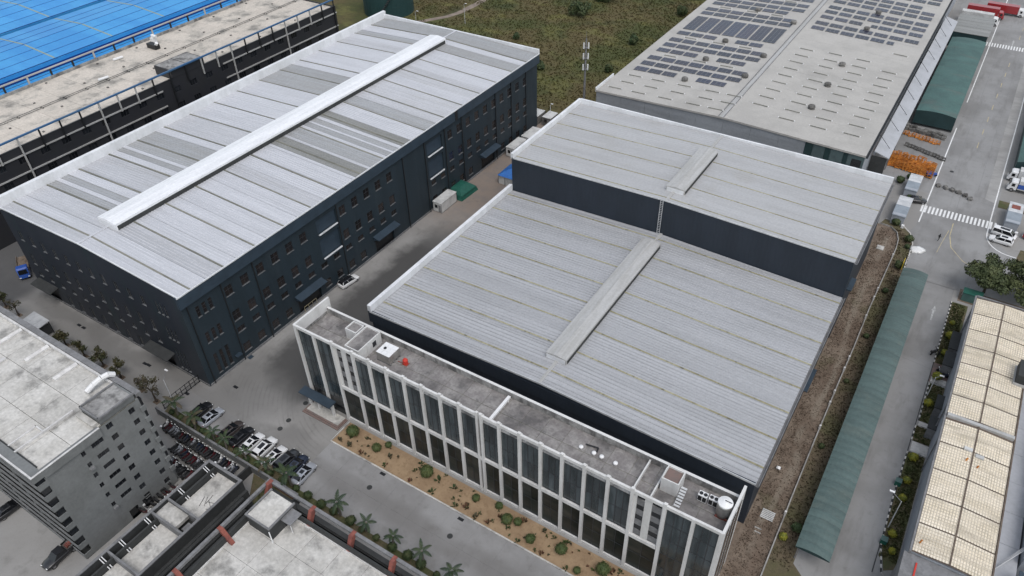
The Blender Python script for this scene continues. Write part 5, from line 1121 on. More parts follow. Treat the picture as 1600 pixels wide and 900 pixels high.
put(car('parked_car','black saloon parked on the dormitory forecourt by the left edge','car','car_black','sedan'), -104.0,14.9,88)
put(car('parked_car','white van-like car parked on the right beside the white SUV','van','car_white','van'), 16.6,171.7,-8)
put(car('parked_car','white SUV at the right road corner below the pale van','car','car_white','suv'), 16.3,168.8,176)
put(car('parked_car','pale car under the tree crowns at the right edge','car','car_silver','van'), 24.6,144.6,85)
put(car('parked_car','dark car standing beside the two gate cabins','car','car_black','sedan'), -2.3,176.4,20)
put(car('parked_car','white car cut by the left edge beyond the factory hall','car','car_white','van'), -166.3,70.0,80)
def pickup():
    c = thing('pickup_truck','dark pickup truck on the dormitory forecourt','pickup truck',(0,0,0))
    rings = []
    for x,hw,zb,zt in [(-2.6,.88,.45,1.02),(-1.0,.92,.40,1.05),(1.0,.93,.38,1.08),(1.9,.92,.38,1.02),(2.45,.82,.42,.88),(2.6,.68,.5,.78)]: rings.append([(x,-hw*.9,zb),(x,-hw,zb+.15),(x,-hw,zt-.1),(x,-hw*.9,zt),(x,hw*.9,zt),(x,hw,zt-.1),(x,hw,zb+.15),(x,hw*.9,zb)])
    MB().loft(rings).build('body','car_black',c,True)
    MB().hexa(((-.85,-.84,1.0),(1.35,-.84,1.0),(1.35,.84,1.0),(-.85,.84,1.0),(-.6,-.66,1.68),(.55,-.66,1.68),(.55,.66,1.68),(-.6,.66,1.68))).build('cabin_glass','car_glass',c)
    MB().box(-.62,.57,-.66,.66,1.68,1.74).build('roof','car_black',c)
    bd = MB(); bd.box(-2.55,-.9,-.82,.82,1.03,1.06); bd.build('bed_floor','grey_junk',c); MB().box(-2.6,-.9,-.93,-.83,1.0,1.32).box(-2.6,-.9,.83,.93,1.0,1.32).box(-2.6,-2.5,-.83,.83,1.0,1.32).build('bed_side','car_black',c)
    ld = MB()
    for k in range(6): ld.box(-2.3+.22*k,-2.15+.22*k,-.5+.1*(k%3),.3+.1*(k%2),1.07,1.3+.06*(k%3))
    ld.build('cargo','brick_red',c)
    for s in (-.6,.6): MB().box(2.42,2.56,s-.15,s+.15,.75,.88).build('headlight','lamp_white',c)
    wheels(c,5.2,1.86,0.39,(-1.6,1.6)); return c
put(pickup(), -89.9,14.4,-88)
def truck(label, cabm, boxm, L_=8.5, W_=2.4, Hb=3.2, stripe=None, flat=False):
    c = thing('truck',label,'truck',(0,0,0))
    x0 = -L_/2; xc = L_/2-1.9
    MB().box(x0,xc+.3,-.45,.45,.55,.85).build('chassis','black_metal',c)
    if flat: MB().box(x0,xc-.2,-W_/2,W_/2,.95,1.15).box(x0,xc-.2,-W_/2,-W_/2+.08,1.15,1.6).box(x0,xc-.2,W_/2-.08,W_/2,1.15,1.6).build('flat_bed',boxm,c)
    else:
        MB().box(x0,xc-.15,-W_/2,W_/2,.9,Hb).build('cargo_box',boxm,c); rb = MB()
        for k in range(int((L_-2.2)/.9)): rb.box(x0+.2+k*.9,x0+.26+k*.9,-W_/2-.02,W_/2+.02,.95,Hb+.02)
        rb.build('box_rib',boxm,c)
        if stripe: MB().box(x0+.01,xc-.16,-W_/2-.03,-W_/2-.022,1.2,2.3).box(x0+.01,xc-.16,W_/2+.022,W_/2+.03,1.2,2.3).build('box_stripe',stripe,c)
    W2 = W_/2*.95
    MB().loft([[(xc,-W2,.6),(xc,-W2,2.55),(xc,-W2+.15,2.7),(xc,W2-.15,2.7),(xc,W2,2.55),(xc,W2,.6)],[(xc+1.2,-W2,.5),(xc+1.2,-W2,2.5),(xc+1.1,-W2+.2,2.65),(xc+1.1,W2-.2,2.65),(xc+1.2,W2,2.5),(xc+1.2,W2,.5)],[(xc+1.9,-W2+.1,.5),(xc+1.75,-W2+.12,1.5),(xc+1.4,-W2+.25,2.45),(xc+1.4,W2-.25,2.45),(xc+1.75,W2-.12,1.5),(xc+1.9,W2-.1,.5)]]).build('cab',cabm,c)
    MB().hexa(((xc+1.78,-W2+.25,1.5),(xc+1.83,-W2+.25,1.5),(xc+1.83,W2-.25,1.5),(xc+1.78,W2-.25,1.5),(xc+1.44,-W2+.3,2.35),(xc+1.5,-W2+.3,2.35),(xc+1.5,W2-.3,2.35),(xc+1.44,W2-.3,2.35))).build('windscreen','car_glass',c)
    MB().box(xc+.5,xc+1.2,-W2-.02,-W2+.02,1.45,2.2).box(xc+.5,xc+1.2,W2-.02,W2+.02,1.45,2.2).build('side_window','car_glass',c)
    for s in (-1,1): MB().box(xc+1.86,xc+1.94,s*W2*.75-.18,s*W2*.75+.18,.65,.85).build('headlight','lamp_white',c)
    wheels(c,L_,W_,0.5,(x0+1.2,x0+2.4,xc+.9)); return c
put(truck('white box truck at the right edge, upper of the two nose-out trucks','car_white','cabin_white',9), 18.9,198.6,180)
put(truck('white truck with blue-striped box at the right edge, lower of the two','car_white','cabin_white',9,stripe='car_blue'), 19.4,193.6,180)
put(truck('long white box truck parked beyond the grey shed at the top','car_white','cabin_white',12,2.5,3.6), -5.6,305.5,0)
put(truck('red box truck behind the long white truck at the top','car_red','car_red',12,2.5,3.6), -4.6,312.5,0)
put(truck('pale trailer truck partly hidden beyond the red one at the top','car_white','car_red',12,2.5,3.4), 1.0,318.5,0)
put(truck('small blue flat-bed truck at the left end of the factory hall','car_blue','brown_dirt',8,2.3,2.6,flat=True), -160.5,51.2,-28)
put(truck('dark red truck front at the right edge beside the white cabin','car_red','car_red',7,2.3,2.6), 23.6,173.2,172)

# motorcycles: one small mesh with wheels, tank, seat, bars and leg shield
def moto_mesh(cm_):
    mb = MB()
    for x in (-.62,.62): mb.tube((x,-.05,.28),(x,.05,.28),.28,10,m=1)
    mb.loft([[(-.85,-.12,.62),(-.85,.12,.62),(-.85,.10,.75),(-.85,-.10,.75)],[(-.2,-.17,.45),(-.2,.17,.45),(-.2,.15,.78),(-.2,-.15,.78)],[(.15,-.14,.35),(.15,.14,.35),(.2,.12,.72),(.2,-.12,.72)],[(.48,-.1,.42),(.48,.1,.42),(.45,.09,.85),(.45,-.09,.85)]])
    mb.loft([[(-.75,-.13,.76),(-.75,.13,.76),(-.75,.13,.82),(-.75,-.13,.82)],[(.1,-.11,.78),(.1,.11,.78),(.1,.11,.84),(.1,-.11,.84)]],m=1)
    mb.hexa(((.42,-.2,.5),(.5,-.2,.5),(.5,.2,.5),(.42,.2,.5),(.5,-.16,1.0),(.58,-.16,1.0),(.58,.16,1.0),(.5,.16,1.0))); mb.tube((.5,-.34,1.02),(.5,.34,1.02),.025,5,m=1); mb.tube((.62,0,.3),(.5,0,1.0),.04,5,m=1)
    mb.box(.55,.65,-.11,.11,.85,1.02,m=2); mb.box(-1.0,-.7,-.16,.16,.82,1.08,m=1 if cm_ != 'car_white' else 0)
    for s in (-.34,.34): mb.box(.44,.5,s-.04,s+.04,1.06,1.15,m=1)
    return mb.mesh('motorcycle',[cm_,'tyre','lamp_white'])
mm = [moto_mesh(c_) for c_ in ('car_black','car_graphite','car_red_dark','car_white','car_silver','car_red_dark','car_navy')]
mcol = ['black','dark grey','dark red','white','silver','dark red','dark blue']
def moto_row(x0, y0, x1, y1, n, deg, lb, grp):
    for i in range(n):
        t = i/(n-1); kk = rnd.randrange(len(mm)); o = link('motorcycle', mm[kk], None, (x0+(x1-x0)*t+rnd.uniform(-.12,.12), y0+(y1-y0)*t+rnd.uniform(-.2,.2), 0.01), R(deg+rnd.uniform(-9,9)), 1.1)
        tag(o, mcol[kk]+' motorcycle, '+ORD[i]+lb, 'motorcycle', grp)
moto_row(-97.2,38.6,-79.6,38.3,30,95,' from the left in the long row against the boundary wall','motorcycles along the boundary wall')
moto_row(-91.8,36.4,-83.2,36.0,15,88,' from the left in the middle row of the dormitory yard','motorcycles in the middle row')
moto_row(-90.0,33.9,-85.2,33.8,8,92,' from the left in the short row at the dormitory corner','motorcycles in the short row')
moto_row(-85.3,25.6,-85.3,31.0,8,8,' from the nearest along the dormitory end wall','motorcycles along the end wall')
tag(link('motorcycle', mm[0], None, (10.2,124.8,0.01), R(60), 1.1),'dark scooter on the side road by the cream-roofed workshop','scooter')
for x,y,k,lb in ((12.2,120.6,3,'white scooter on the red paving by the workshop door'),(12.6,119.2,6,'dark blue scooter on the red paving beside the workshop wall')): tag(link('motorcycle', mm[k], None, (x,y,0.04), R(20+60*k), 1.1), lb,'scooter')
tri = tag(MB().box(-.9,.3,-.5,.5,.35,1.0,m=0).box(.3,1.0,-.12,.12,.4,.8,m=0).tube((-.5,-.55,.28),(-.5,.55,.28),.28,10,m=1).tube((.95,-.06,.28),(.95,.06,.28),.28,10,m=1).tube((.8,-.35,1.1),(.8,.35,1.1),.03,5,m=1).build('cargo_tricycle',['car_blue','tyre']),'small blue cargo tricycle at the end of the orange racks','tricycle'); tri.location = (-1.4,190.2,0.01); tri.rotation_euler = (0,0,R(30)); tri.scale = (1.3,1.3,1.3)

# ------------------------------------------------------------------ cabins, tarpaulins, shelters
def cabin(label, L_=6.0, W_=2.4, h=2.7, group=None, roofm='cabin_white', wallm='cabin_white'):
    c = thing('site_cabin',label,'cabin',(0,0,0),group)
    MB().box(-L_/2,L_/2,-W_/2,W_/2,.15,h-.1).build('wall',wallm,c); MB().box(-L_/2-.08,L_/2+.08,-W_/2-.08,W_/2+.08,h-.1,h+.04).build('roof',roofm,c); MB().box(-L_/2,L_/2,-W_/2,-W_/2+.15,0,.15).box(-L_/2,L_/2,W_/2-.15,W_/2,0,.15).build('skid','grey_trim',c)
    MB().box(-L_/2-.03,-L_/2-.003,-.1,.7,1.1,2.0).build('window','glass_dark',c); MB().box(-L_/2-.02,-L_/2-.002,-1.0,-.3,.2,2.1).build('door','grey_trim',c)
    fr = MB()
    for x in (-L_/2,L_/2):
        for y in (-W_/2,W_/2): fr.box(x-.05,x+.05,y-.05,y+.05,.15,h-.1)
    fr.build('corner_post','grey_trim',c); return c
put(cabin('white site cabin beside the green tarpaulin near the factory hall'), -96.6,118.3,90)
put(cabin('nearer of the two white cabins by the far end of the factory hall',group='cabins at the far end'), -95.7,148.6,90)
put(cabin('farther of the two white cabins by the far end of the factory hall',group='cabins at the far end'), -95.4,155.6,90)
put(cabin('small grey hut at the meadow edge behind the factory hall, left one',4.0,2.6,2.6,'huts at the meadow edge',wallm='grey_junk'), -100.0,166.5,90)
put(cabin('small grey hut at the meadow edge behind the factory hall, right one',4.0,2.6,2.6,'huts at the meadow edge',wallm='grey_junk'), -96.2,167.0,90)
paint('awning_grey',(0.25,0.285,0.32),.5,c2=(0.21,0.24,0.27),sc=.5)
def roofed_booth(label, L_=8.6, W_=2.9, x=0, y=0, deg=90, red=False):
    c = thing('gate_cabin',label,'cabin',(0,0,0),'cabins beside the road')
    MB().box(-L_/2+.2,L_/2-.2,-W_/2+.1,W_/2-.1,0,2.5).build('wall','wall_e',c)
    for k in range(4): MB().hexa(((.1+k*L_/8,-W_/2,2.60+.16*(k%2)),(.1+(k+1)*L_/8-.04,-W_/2,2.76-.16*(k%2)),(.1+(k+1)*L_/8-.04,W_/2,2.76-.16*(k%2)),(.1+k*L_/8,W_/2,2.60+.16*(k%2)),(.1+k*L_/8,-W_/2,2.70+.16*(k%2)),(.1+(k+1)*L_/8-.04,-W_/2,2.86-.16*(k%2)),(.1+(k+1)*L_/8-.04,W_/2,2.86-.16*(k%2)),(.1+k*L_/8,W_/2,2.70+.16*(k%2)))).build('roof_sheet','pale_metal',c)
    MB().hexa(((-L_/2,-W_/2,2.35),(.06,-W_/2,2.62),(.06,W_/2,2.62),(-L_/2,W_/2,2.35),(-L_/2,-W_/2,2.43),(.06,-W_/2,2.7),(.06,W_/2,2.7),(-L_/2,W_/2,2.43))).build('awning','awning_grey',c)
    if red: MB().box(1.2,3.0,-.8,.9,2.85,2.88).build('roof_cloth','brick_red',c)
    MB().box(-L_/2-.7,-L_/2-.1,-W_/2-.3,-W_/2+.3,0,.7).build('water_drum','white_plastic',c)
    put(c,x,y,deg)
roofed_booth('pale roofed cabin next to the zebra crossing, left roadside, nearer one',x=-4.3,y=168.6); roofed_booth('pale roofed cabin on the left roadside behind the nearer one',7.6,2.8,x=-4.1,y=180.6); roofed_booth('pale cabin with red cloth on its roof at the right roadside',8.8,2.9,x=17.4,y=178.4,red=True)
tp = thing('tarpaulin_pile','dark green tarpaulin-covered pile beside the white site cabin','tarpaulin',(-96.6,125.2,0))
mb = MB(); mb.loft([[(-99.2,121.9,z0),(-94.3,121.9,z0),(-94.0,128.4,z0),(-99.3,128.4,z0)] for z0 in (0.02,)]+[[(-99.0,122.3,1.3),(-94.6,122.3,1.2),(-94.4,128.0,1.2),(-99.1,128.0,1.3)],[(-98.2,123.2,2.1),(-95.4,123.0,2.0),(-95.2,127.2,2.0),(-98.3,127.3,2.1)],[(-97.2,124.2,2.35),(-96.2,124.2,2.3),(-96.1,126.4,2.3),(-97.2,126.4,2.35)]]); mb.build('tarpaulin','tarp_green',tp); mb = MB()
for k in range(5): mb.tube((-99.2+k*1.2,121.95,0.9),(-99.1+k*1.2,128.3,0.9),.03,4)
mb.build('rope','black_metal',tp)
bt = thing('blue_tent','blue-roofed stall tucked against the tall hall','tent',(-88,136,0))
MB().loft([[(-91.5,133.2,2.4),(-84.5,133.2,2.4),(-84.5,139.5,2.4),(-91.5,139.5,2.4)],[(-89.3,135.2,3.6),(-86.7,135.2,3.6),(-86.7,137.5,3.6),(-89.3,137.5,3.6)],[(-88.2,136.2,4.0),(-87.8,136.2,4.0),(-87.8,136.5,4.0),(-88.2,136.5,4.0)]]).build('canopy','tarp_blue',bt)
for x in (-91.3,-89.4,-87.0,-84.7): MB().box(x-.04,x+.04,133.3,133.4,0,2.4).build('pole','grey_trim',bt)
MB().box(-91.3,-86,133.5,139.2,0,2.3).build('side_cloth','cabin_white',bt)
sl = thing('bus_shelter','pale metal-roofed shelter beside the road behind the dormitory','shelter',(-138.6,41,0))
for k in range(3): MB().hexa(((-141.2+k*1.75,39.3,2.7),(-139.5+k*1.75,39.3,2.7),(-139.5+k*1.75,42.8,3.1),(-141.2+k*1.75,42.8,3.1),(-141.2+k*1.75,39.3,2.8),(-139.5+k*1.75,39.3,2.8),(-139.5+k*1.75,42.8,3.2),(-141.2+k*1.75,42.8,3.2))).build('roof_sheet','pale_metal',sl)
for x,y in ((-141,39.5),(-136.3,39.5),(-141,42.6),(-136.3,42.6)): MB().box(x-.08,x+.08,y-.08,y+.08,0,2.75).build('post','black_metal',sl)
MB().box(-136.5,-136.4,39.6,42.5,.2,2.5).build('side_panel','dark_render',sl)

# ------------------------------------------------------------------ racks, blocks, litter beside the loading canopy
def rack_mesh(m, w_=.8, d=.55, h=1.3):
    mb = MB()
    for x in (-w_/2,w_/2):
        for y in (-d/2,d/2): mb.box(x-.05,x+.05,y-.05,y+.05,0,h)
    for z in (.15,.65,h-.1): mb.box(-w_/2,w_/2,-d/2-.03,-d/2+.03,z,z+.1).box(-w_/2,w_/2,d/2-.03,d/2+.03,z,z+.1)
    mb.box(-w_/2,w_/2,-d/2,d/2,.14,.2); return mb.mesh('steel_rack',m)
ro = rack_mesh('rust_orange')
for i in range(12):
    for j in range(7):
        tag(link('steel_rack', ro, None, (-11.0+i*.86+rnd.uniform(-.12,.12), 190.6+j*.86+rnd.uniform(-.15,.15)+(-.12*i), 0.01), rnd.uniform(-.5,.5), (1.15,1.15,rnd.uniform(1.0,1.8))), 'orange steel rack in the dense block in front of the loading canopy','rack','orange racks in the dense block')
for i in range(11): tag(link('steel_rack', ro, None, (-11.4+i*.88, 209.6-.18*i+rnd.uniform(-.3,.3), 0.01), rnd.uniform(-.3,.3), (1.1,1.1,rnd.uniform(.7,1.1))), 'orange steel rack, '+ORD[i]+' from the left in the loose row near the green shed','rack','orange racks in the loose row')
rg = rack_mesh('grey_junk',.9,.5,.9)
for i in range(13): tag(link('steel_rack', rg, None, (-9.4+i*.78, 203.2-.28*i+rnd.uniform(-.15,.15), 0.01), rnd.uniform(-.3,.3)), 'grey steel stand, '+ORD[i]+' from the left in the line between the orange racks','rack','grey stands in a line')
bx = MB().box(-.5,.5,-.4,.4,0,.75).box(-.44,.44,-.34,.34,.75,.8).mesh('pallet_box','grey_junk')
for i in range(11):
    for j in range(2): tag(link('pallet_box', bx, None, (-11.2+i*.95+rnd.uniform(-.2,.2), 212.4+j*1.4-.1*i+rnd.uniform(-.2,.2), 0.01), rnd.uniform(-.4,.4), (1,1,rnd.uniform(.6,1.4))), 'grey packed box, '+ORD[i]+' from the left in the '+('front' if j == 0 else 'back')+' row by the green arched shed','box','boxes by the green shed')
rnd2 = random.Random(5)
def lump(name, r, m, jag=.25, sq=.7):
    bm = bmesh.new(); bmesh.ops.create_icosphere(bm, subdivisions=2, radius=r)
    for v in bm.verts: v.co *= 1+rnd2.uniform(-jag,jag); v.co.z = v.co.z*sq+r*sq*.8
    me = bpy.data.meshes.new(name); bm.to_mesh(me); bm.free(); me.materials.append(MATS[m]); return me
lb = lump('rubble_block', .75, 'grey_junk')
for i,(x,y) in enumerate(((1.0,186.4),(2.6,186.2),(4.1,185.9),(5.6,185.5),(7.1,184.9),(8.3,183.9))): tag(link('rubble_block', lb, None, (x,y,0), rnd.uniform(0,6), (1.05,.75,.75)), 'rough grey block, '+ORD[i]+' from the left in the line across the road','block','rough blocks across the road')
mb = MB(); n = 26; base = []
for i in range(n):
    t = 2*math.pi*i/n; r_ = 1+.22*math.sin(2*t+1)+.1*math.sin(5*t); base.append((1.5+1.45*r_*math.cos(t), 156.9+1.9*r_*math.sin(t)))
ring2 = [(1.5+(x-1.5)*.55+.1, 156.9+(y-156.9)*.55) for x,y in base]
mb.loft([[(x,y,.01) for x,y in base],[(x,y,.28) for x,y in ring2]]); tag(mb.build('gravel_heap','white_paint',smooth=True),'flat white heap of gravel at the road corner','gravel heap')
for x,y,lbx in ((-4.7,75.3,'white slatted pallet on the dirt strip near the office'),): 
    pt = thing('pallet',lbx,'pallet',(x,y,0))
    for k in range(6): MB().box(x-.95,x+.95,y-.85+k*.3,y-.65+k*.3,.12,.17).build('slat','cabin_white',pt)
    for k in range(3): MB().box(x-.9+k*.8,x-.75+k*.8,y-.85,y+.85,.02,.12).build('bearer','grey_junk',pt)
tag(MB().box(-6.0,-4.6,152.7,154.2,.02,.25).build('concrete_pad','concrete_pale'),'pale square concrete pad on the upper dirt strip','concrete pad')
tag(MB().box(-5.7,-4.7,72.3,72.5,.02,.1).box(-5.5,-4.6,71.6,71.8,.02,.1).build('plank_scrap','concrete_pale'),'pale plank scraps on the dirt below the slatted pallet','planks')
tag(MB().tube((-6.0,84.2,.3),(-6.0,84.6,.5),.35,8).build('white_drum','white_plastic'),'white drum lying on the dirt near the low hall corner','drum')

# ------------------------------------------------------------------ fences, walls, poles, tower
wl = thing('boundary_wall','grey boundary wall between the motorcycles and the parked cars','wall',(-88,39.9,0))
for k in range(12): x = -100.6+k*2.83; MB().box(x,x+2.6,39.75,39.95,0,1.7).build('wall_panel','grey_render',wl); MB().box(x-.03,x+2.63,39.68,40.02,1.7,1.8).build('coping','grey_trim',wl); MB().box(x-.24,x-.001,39.66,40.04,0,1.85).build('pier','grey_trim',wl)
w2 = thing('red_court_wall','dark red-lined wall around the small planted court','wall',(-70,38,0))
MB().box(-66.9,-66.65,36.5,39.7,0,1.8).box(-77.6,-77.3,35.6,39.7,0,1.8).build('wall_panel','dark_render',w2); MB().box(-72,-67,39.5,39.7,.3,1.5).build('red_panel','brick_red',w2)
gf = thing('gate_fence','dark railing gate across the road at the factory corner','fence',(-100.7,45,0))
for k in range(9): MB().box(-100.85,-100.75,41.1+k*.95,41.2+k*.95,0,1.9).build('upright','black_metal',gf)
for z in (.2,1.0,1.8): MB().tube((-100.8,41,z),(-100.8,48.8,z),.06,5).build('rail','black_metal',gf)
fn = thing('strip_fence','low white-capped fence along the right side of the dirt strip','fence',(4,110,0))
acc = []
for a,b in zip(fence_pts, fence_pts[1:]):
    a = Vector(a); b = Vector(b); L_ = (b-a).length; n = max(1,round(L_/3.4))
    for i in range(n):
        p = a+(b-a)*i/n; q = a+(b-a)*(i+1)/n
        MB().hexa([(p.x-.07,p.y,0),(p.x+.07,p.y,0),(q.x+.07,q.y-.02,0),(q.x-.07,q.y-.02,0),(p.x-.07,p.y,.42),(p.x+.07,p.y,.42),(q.x+.07,q.y-.02,.42),(q.x-.07,q.y-.02,.42)]).build('fence_rail','fence_grey',fn)
        if rnd.random() < .3: MB().box(p.x-.16,p.x+.16,p.y-.16,p.y+.16,0,.95).build('fence_post','white_ridge',fn)
tw = thing('telecom_mast','slim grey telecom mast with white antennas beside the solar warehouse','mast',(-93.7,182.2,0))
MB().tube((-93.7,182.2,0),(-93.7,182.2,19.5),.38,10,.2).build('pole','grey_trim',tw); MB().tube((-93.7,182.2,19.5),(-93.7,182.2,21.6),.05,5).build('spike','grey_trim',tw)
for z in (17.6,14.6,11.4):
    MB().lathe(-93.7,182.2,[(.55,z-.7),(.58,z-.65),(.58,z-.6),(.2,z-.55)],10).build('platform','grey_trim',tw)
    for t in (0,2.1,4.2): MB().box(-93.7+.75*math.cos(t)-.14,-93.7+.75*math.cos(t)+.14,182.2+.75*math.sin(t)-.14,182.2+.75*math.sin(t)+.14,z-.8,z+.9).build('antenna','white_plastic',tw)
def lamp_post(x, y, h, dx, dy, label):
    l_ = thing('street_lamp',label,'street lamp',(x,y,0)); MB().tube((x,y,0),(x,y,h),.09,7,.06).build('pole','pale_metal',l_); MB().tube((x,y,h-.05),(x+dx,y+dy,h+.35),.05,5).build('arm','grey_trim',l_); MB().box(x+dx-.35,x+dx+.35,y+dy-.14,y+dy+.14,h+.3,h+.42).build('lamp_head','white_plastic',l_)
lamp_post(11.0,82.6,6.5,-1.5,.8,'white street lamp in the garden strip, lower one'); lamp_post(11.1,113.3,4.5,.8,.5,'white street lamp in the garden strip, upper one by the ramps'); lamp_post(-100.0,42.6,6.5,-1.2,1.6,'white two-arm lamp at the gate by the dormitory corner')
lamp_post(-173,205,6,1,0,'thin lamp post beside the meadow path'); lamp_post(-160.5,217,7,.8,0,'second thin lamp post in the meadow beyond the path')
lamp_post(-96.8,168.2,5,.5,0,'thin pole behind the far cabins'); lamp_post(-107.5,46.5-1,.5,0,0,'x') if False else None
for x,y,lbx in ((10.55,91.3,'green bin on the kerb, upper of two'),(10.9,79.6,'green bin on the kerb, lower of two')): b_ = thing('green_bin',lbx,'bin',(x,y,0),'green bins on the kerb'); MB().box(x-.42,x+.42,y-.42,y+.42,0,.95).build('tub','tarp_green',b_); MB().box(x-.46,x+.46,y-.46,y+.46,.95,1.05).build('lid','shed_green',b_)
MATS['sign_yellow'] = mat('sign_yellow',(0.5,0.36,0.02),.5)
ys = thing('yellow_sign','small yellow sign board at the upper end of the carport','sign',(.2,147.5,0)); MB().box(.0,.12,146.8,148.9,.7,2.4).build('board','sign_yellow',ys); MB().tube((.06,147.4,0),(.06,147.4,.9),.05).tube((.06,148.4,0),(.06,148.4,.9),.05).build('leg','grey_trim',ys)
wb = thing('washing_stall','dark green tarpaulin stall under the trees at the road corner','stall',(13.6,145,0)); MB().box(11.9,15.4,143.6,145.6,1.9,2.0).build('canopy','tarp_green',wb); MB().box(12,15.3,143.7,143.8,0,1.9).build('back_panel','shed_green',wb)
for x in (12.0,15.3): MB().tube((x,145.5,0),(x,145.5,1.9),.05).build('pole','pale_metal',wb)

# ------------------------------------------------------------------ people
def person(name, label, x, y, deg, top, trousers, stride=.25):
    p = thing(name,label,'person',(0,0,0))
    def skin(nm, V, Ed, Rr, m):
        me = bpy.data.meshes.new(nm); me.from_pydata(V,Ed,[]); o = bpy.data.objects.new(nm,me); col.objects.link(o); o.parent = p
        sk_ = o.modifiers.new('skin','SKIN'); me.materials.append(MATS[m])
        for i,r_ in enumerate(Rr): me.skin_vertices[0].data[i].radius = (r_,r_*.85)
        me.skin_vertices[0].data[0].use_root = True
        ss = o.modifiers.new('sub','SUBSURF'); ss.levels = 1; ss.render_levels = 1; return o
    s = stride
    skin('body',[(0,0,.95),(0,0,1.2),(0,0,1.42),(0,0,1.52),(.02,0,1.62),(.03,0,1.72),(0,.2,1.4),(-.1,.26,1.12),(.1,.27,.88),(0,-.2,1.4),(.1,-.26,1.12),(.28,-.25,.92),(0,.09,.9),(s*.6,.1,.5),(s,.1,.08),(s+.16,.1,.04),(0,-.09,.9),(-s*.3,-.1,.5),(-s*1.2,-.1,.1),(-s*1.2+.15,-.1,.05)],
         [(0,1),(1,2),(2,3),(3,4),(4,5),(2,6),(6,7),(7,8),(2,9),(9,10),(10,11),(0,12),(12,13),(13,14),(14,15),(0,16),(16,17),(17,18),(18,19)],
         [.16,.15,.17,.06,.09,.07,.075,.05,.04,.075,.05,.04,.1,.07,.05,.045,.1,.07,.05,.045], top)
    MB().lathe(.03,0,[(.02,1.82),(.09,1.78),(.11,1.70),(.10,1.64)],10).build('hair','black_metal',p,True)
    put(p,x,y,deg)
person('person','person in black walking alone across the road junction',4.8,162.7,55,'black_metal','black_metal')
person('person','person in dark clothes beside the scooter on the side road',10.9,124.2,200,'black_metal','car_navy',.1)
# ------------------------------------------------------------------ plants
rp = random.Random(21)
def leaf_cloud(n, blobs, size, seed, flat=.5):
    """n leaf-sized quads spread through ellipsoids (cx,cy,cz,rx,ry,rz), denser towards the skin"""
    r = random.Random(seed); mb = MB(); tot = sum(b[3]*b[4]*b[5] for b in blobs)
    for bx_ in blobs:
        k = max(8, int(n*bx_[3]*bx_[4]*bx_[5]/tot))
        for _ in range(k):
            d = Vector((r.gauss(0,1),r.gauss(0,1),r.gauss(0,1))).normalized(); q = r.random()**.45
            c = Vector((bx_[0]+d.x*bx_[3]*q, bx_[1]+d.y*bx_[4]*q, bx_[2]+d.z*bx_[5]*q))
            nn = (d+Vector((r.uniform(-1,1),r.uniform(-1,1),r.uniform(-.4,1)))*.8).normalized(); a = nn.orthogonal().normalized(); b = nn.cross(a); s = size*r.uniform(.6,1.4)
            t = r.uniform(0,6.28); a, b = a*math.cos(t)+b*math.sin(t), b*math.cos(t)-a*math.sin(t)
            mb.quad(c-a*s-b*s*flat, c+a*s-b*s*flat*.4, c+a*s*.7+b*s*flat, c-a*s*.8+b*s*flat*.8)
    return mb
def trunk_mb(h, r, limbs, seed):
    q = random.Random(seed); mb = MB(); p = Vector((0,0,0))
    for k in range(3): n_ = p+Vector((q.uniform(-.1,.1)*h*.3,q.uniform(-.1,.1)*h*.3,h/3)); mb.tube(p,n_,r*(1-.2*k),7,r*(1-.2*(k+1))); p = n_
    for _ in range(limbs):
        t = q.uniform(0,6.28); e = q.uniform(.5,1.1); L_ = h*q.uniform(.35,.6); m_ = p+Vector((math.cos(t)*math.cos(e)*L_*.5,math.sin(t)*math.cos(e)*L_*.5,math.sin(e)*L_*.5)); mb.tube(p-Vector((0,0,h*.08)),m_,r*.42,5,r*.3)
        for s in range(2): t2 = t+q.uniform(-.7,.7); mb.tube(m_,m_+Vector((math.cos(t2)*L_*.4,math.sin(t2)*L_*.4,L_*q.uniform(.2,.5))),r*.28,4,r*.08)
    return mb
def tree(name, label, x, y, h, cr, m, n, size, seed, group=None, cat='tree'):
    q = random.Random(seed); t = thing(name,label,cat,(0,0,0),group); trunk_mb(h*.5,.06*h**.8,5,seed).build('trunk','bark',t)
    bl = []
    for k in range(9+int(cr)): a = q.uniform(0,6.28); d = cr*math.sqrt(q.random())*.72; bl.append((math.cos(a)*d,math.sin(a)*d,h*q.uniform(.55,.92)-d*.12*h/cr*.5,cr*q.uniform(.26,.46),cr*q.uniform(.26,.46),h*q.uniform(.10,.17)))
    leaf_cloud(n,bl,size,seed).build('crown',m,t,fix=False); t.location = (x,y,0); return t
tree('shade_tree','big dark green tree at the road corner, left of the two crowns',15.6,148.6,7.4,5.0,'leaf_shade',7000,.25,3,'shade trees at the corner')
tree('shade_tree','widest dark green tree at the right edge above the cream roof',22.4,149.4,8.2,6.2,'leaf_shade',9500,.25,4,'shade trees at the corner')
tree('shade_tree','dark tree cut by the right edge behind the widest crown',29.5,150.5,7.5,4.6,'leaf_shade',5000,.26,5,'shade trees at the corner')
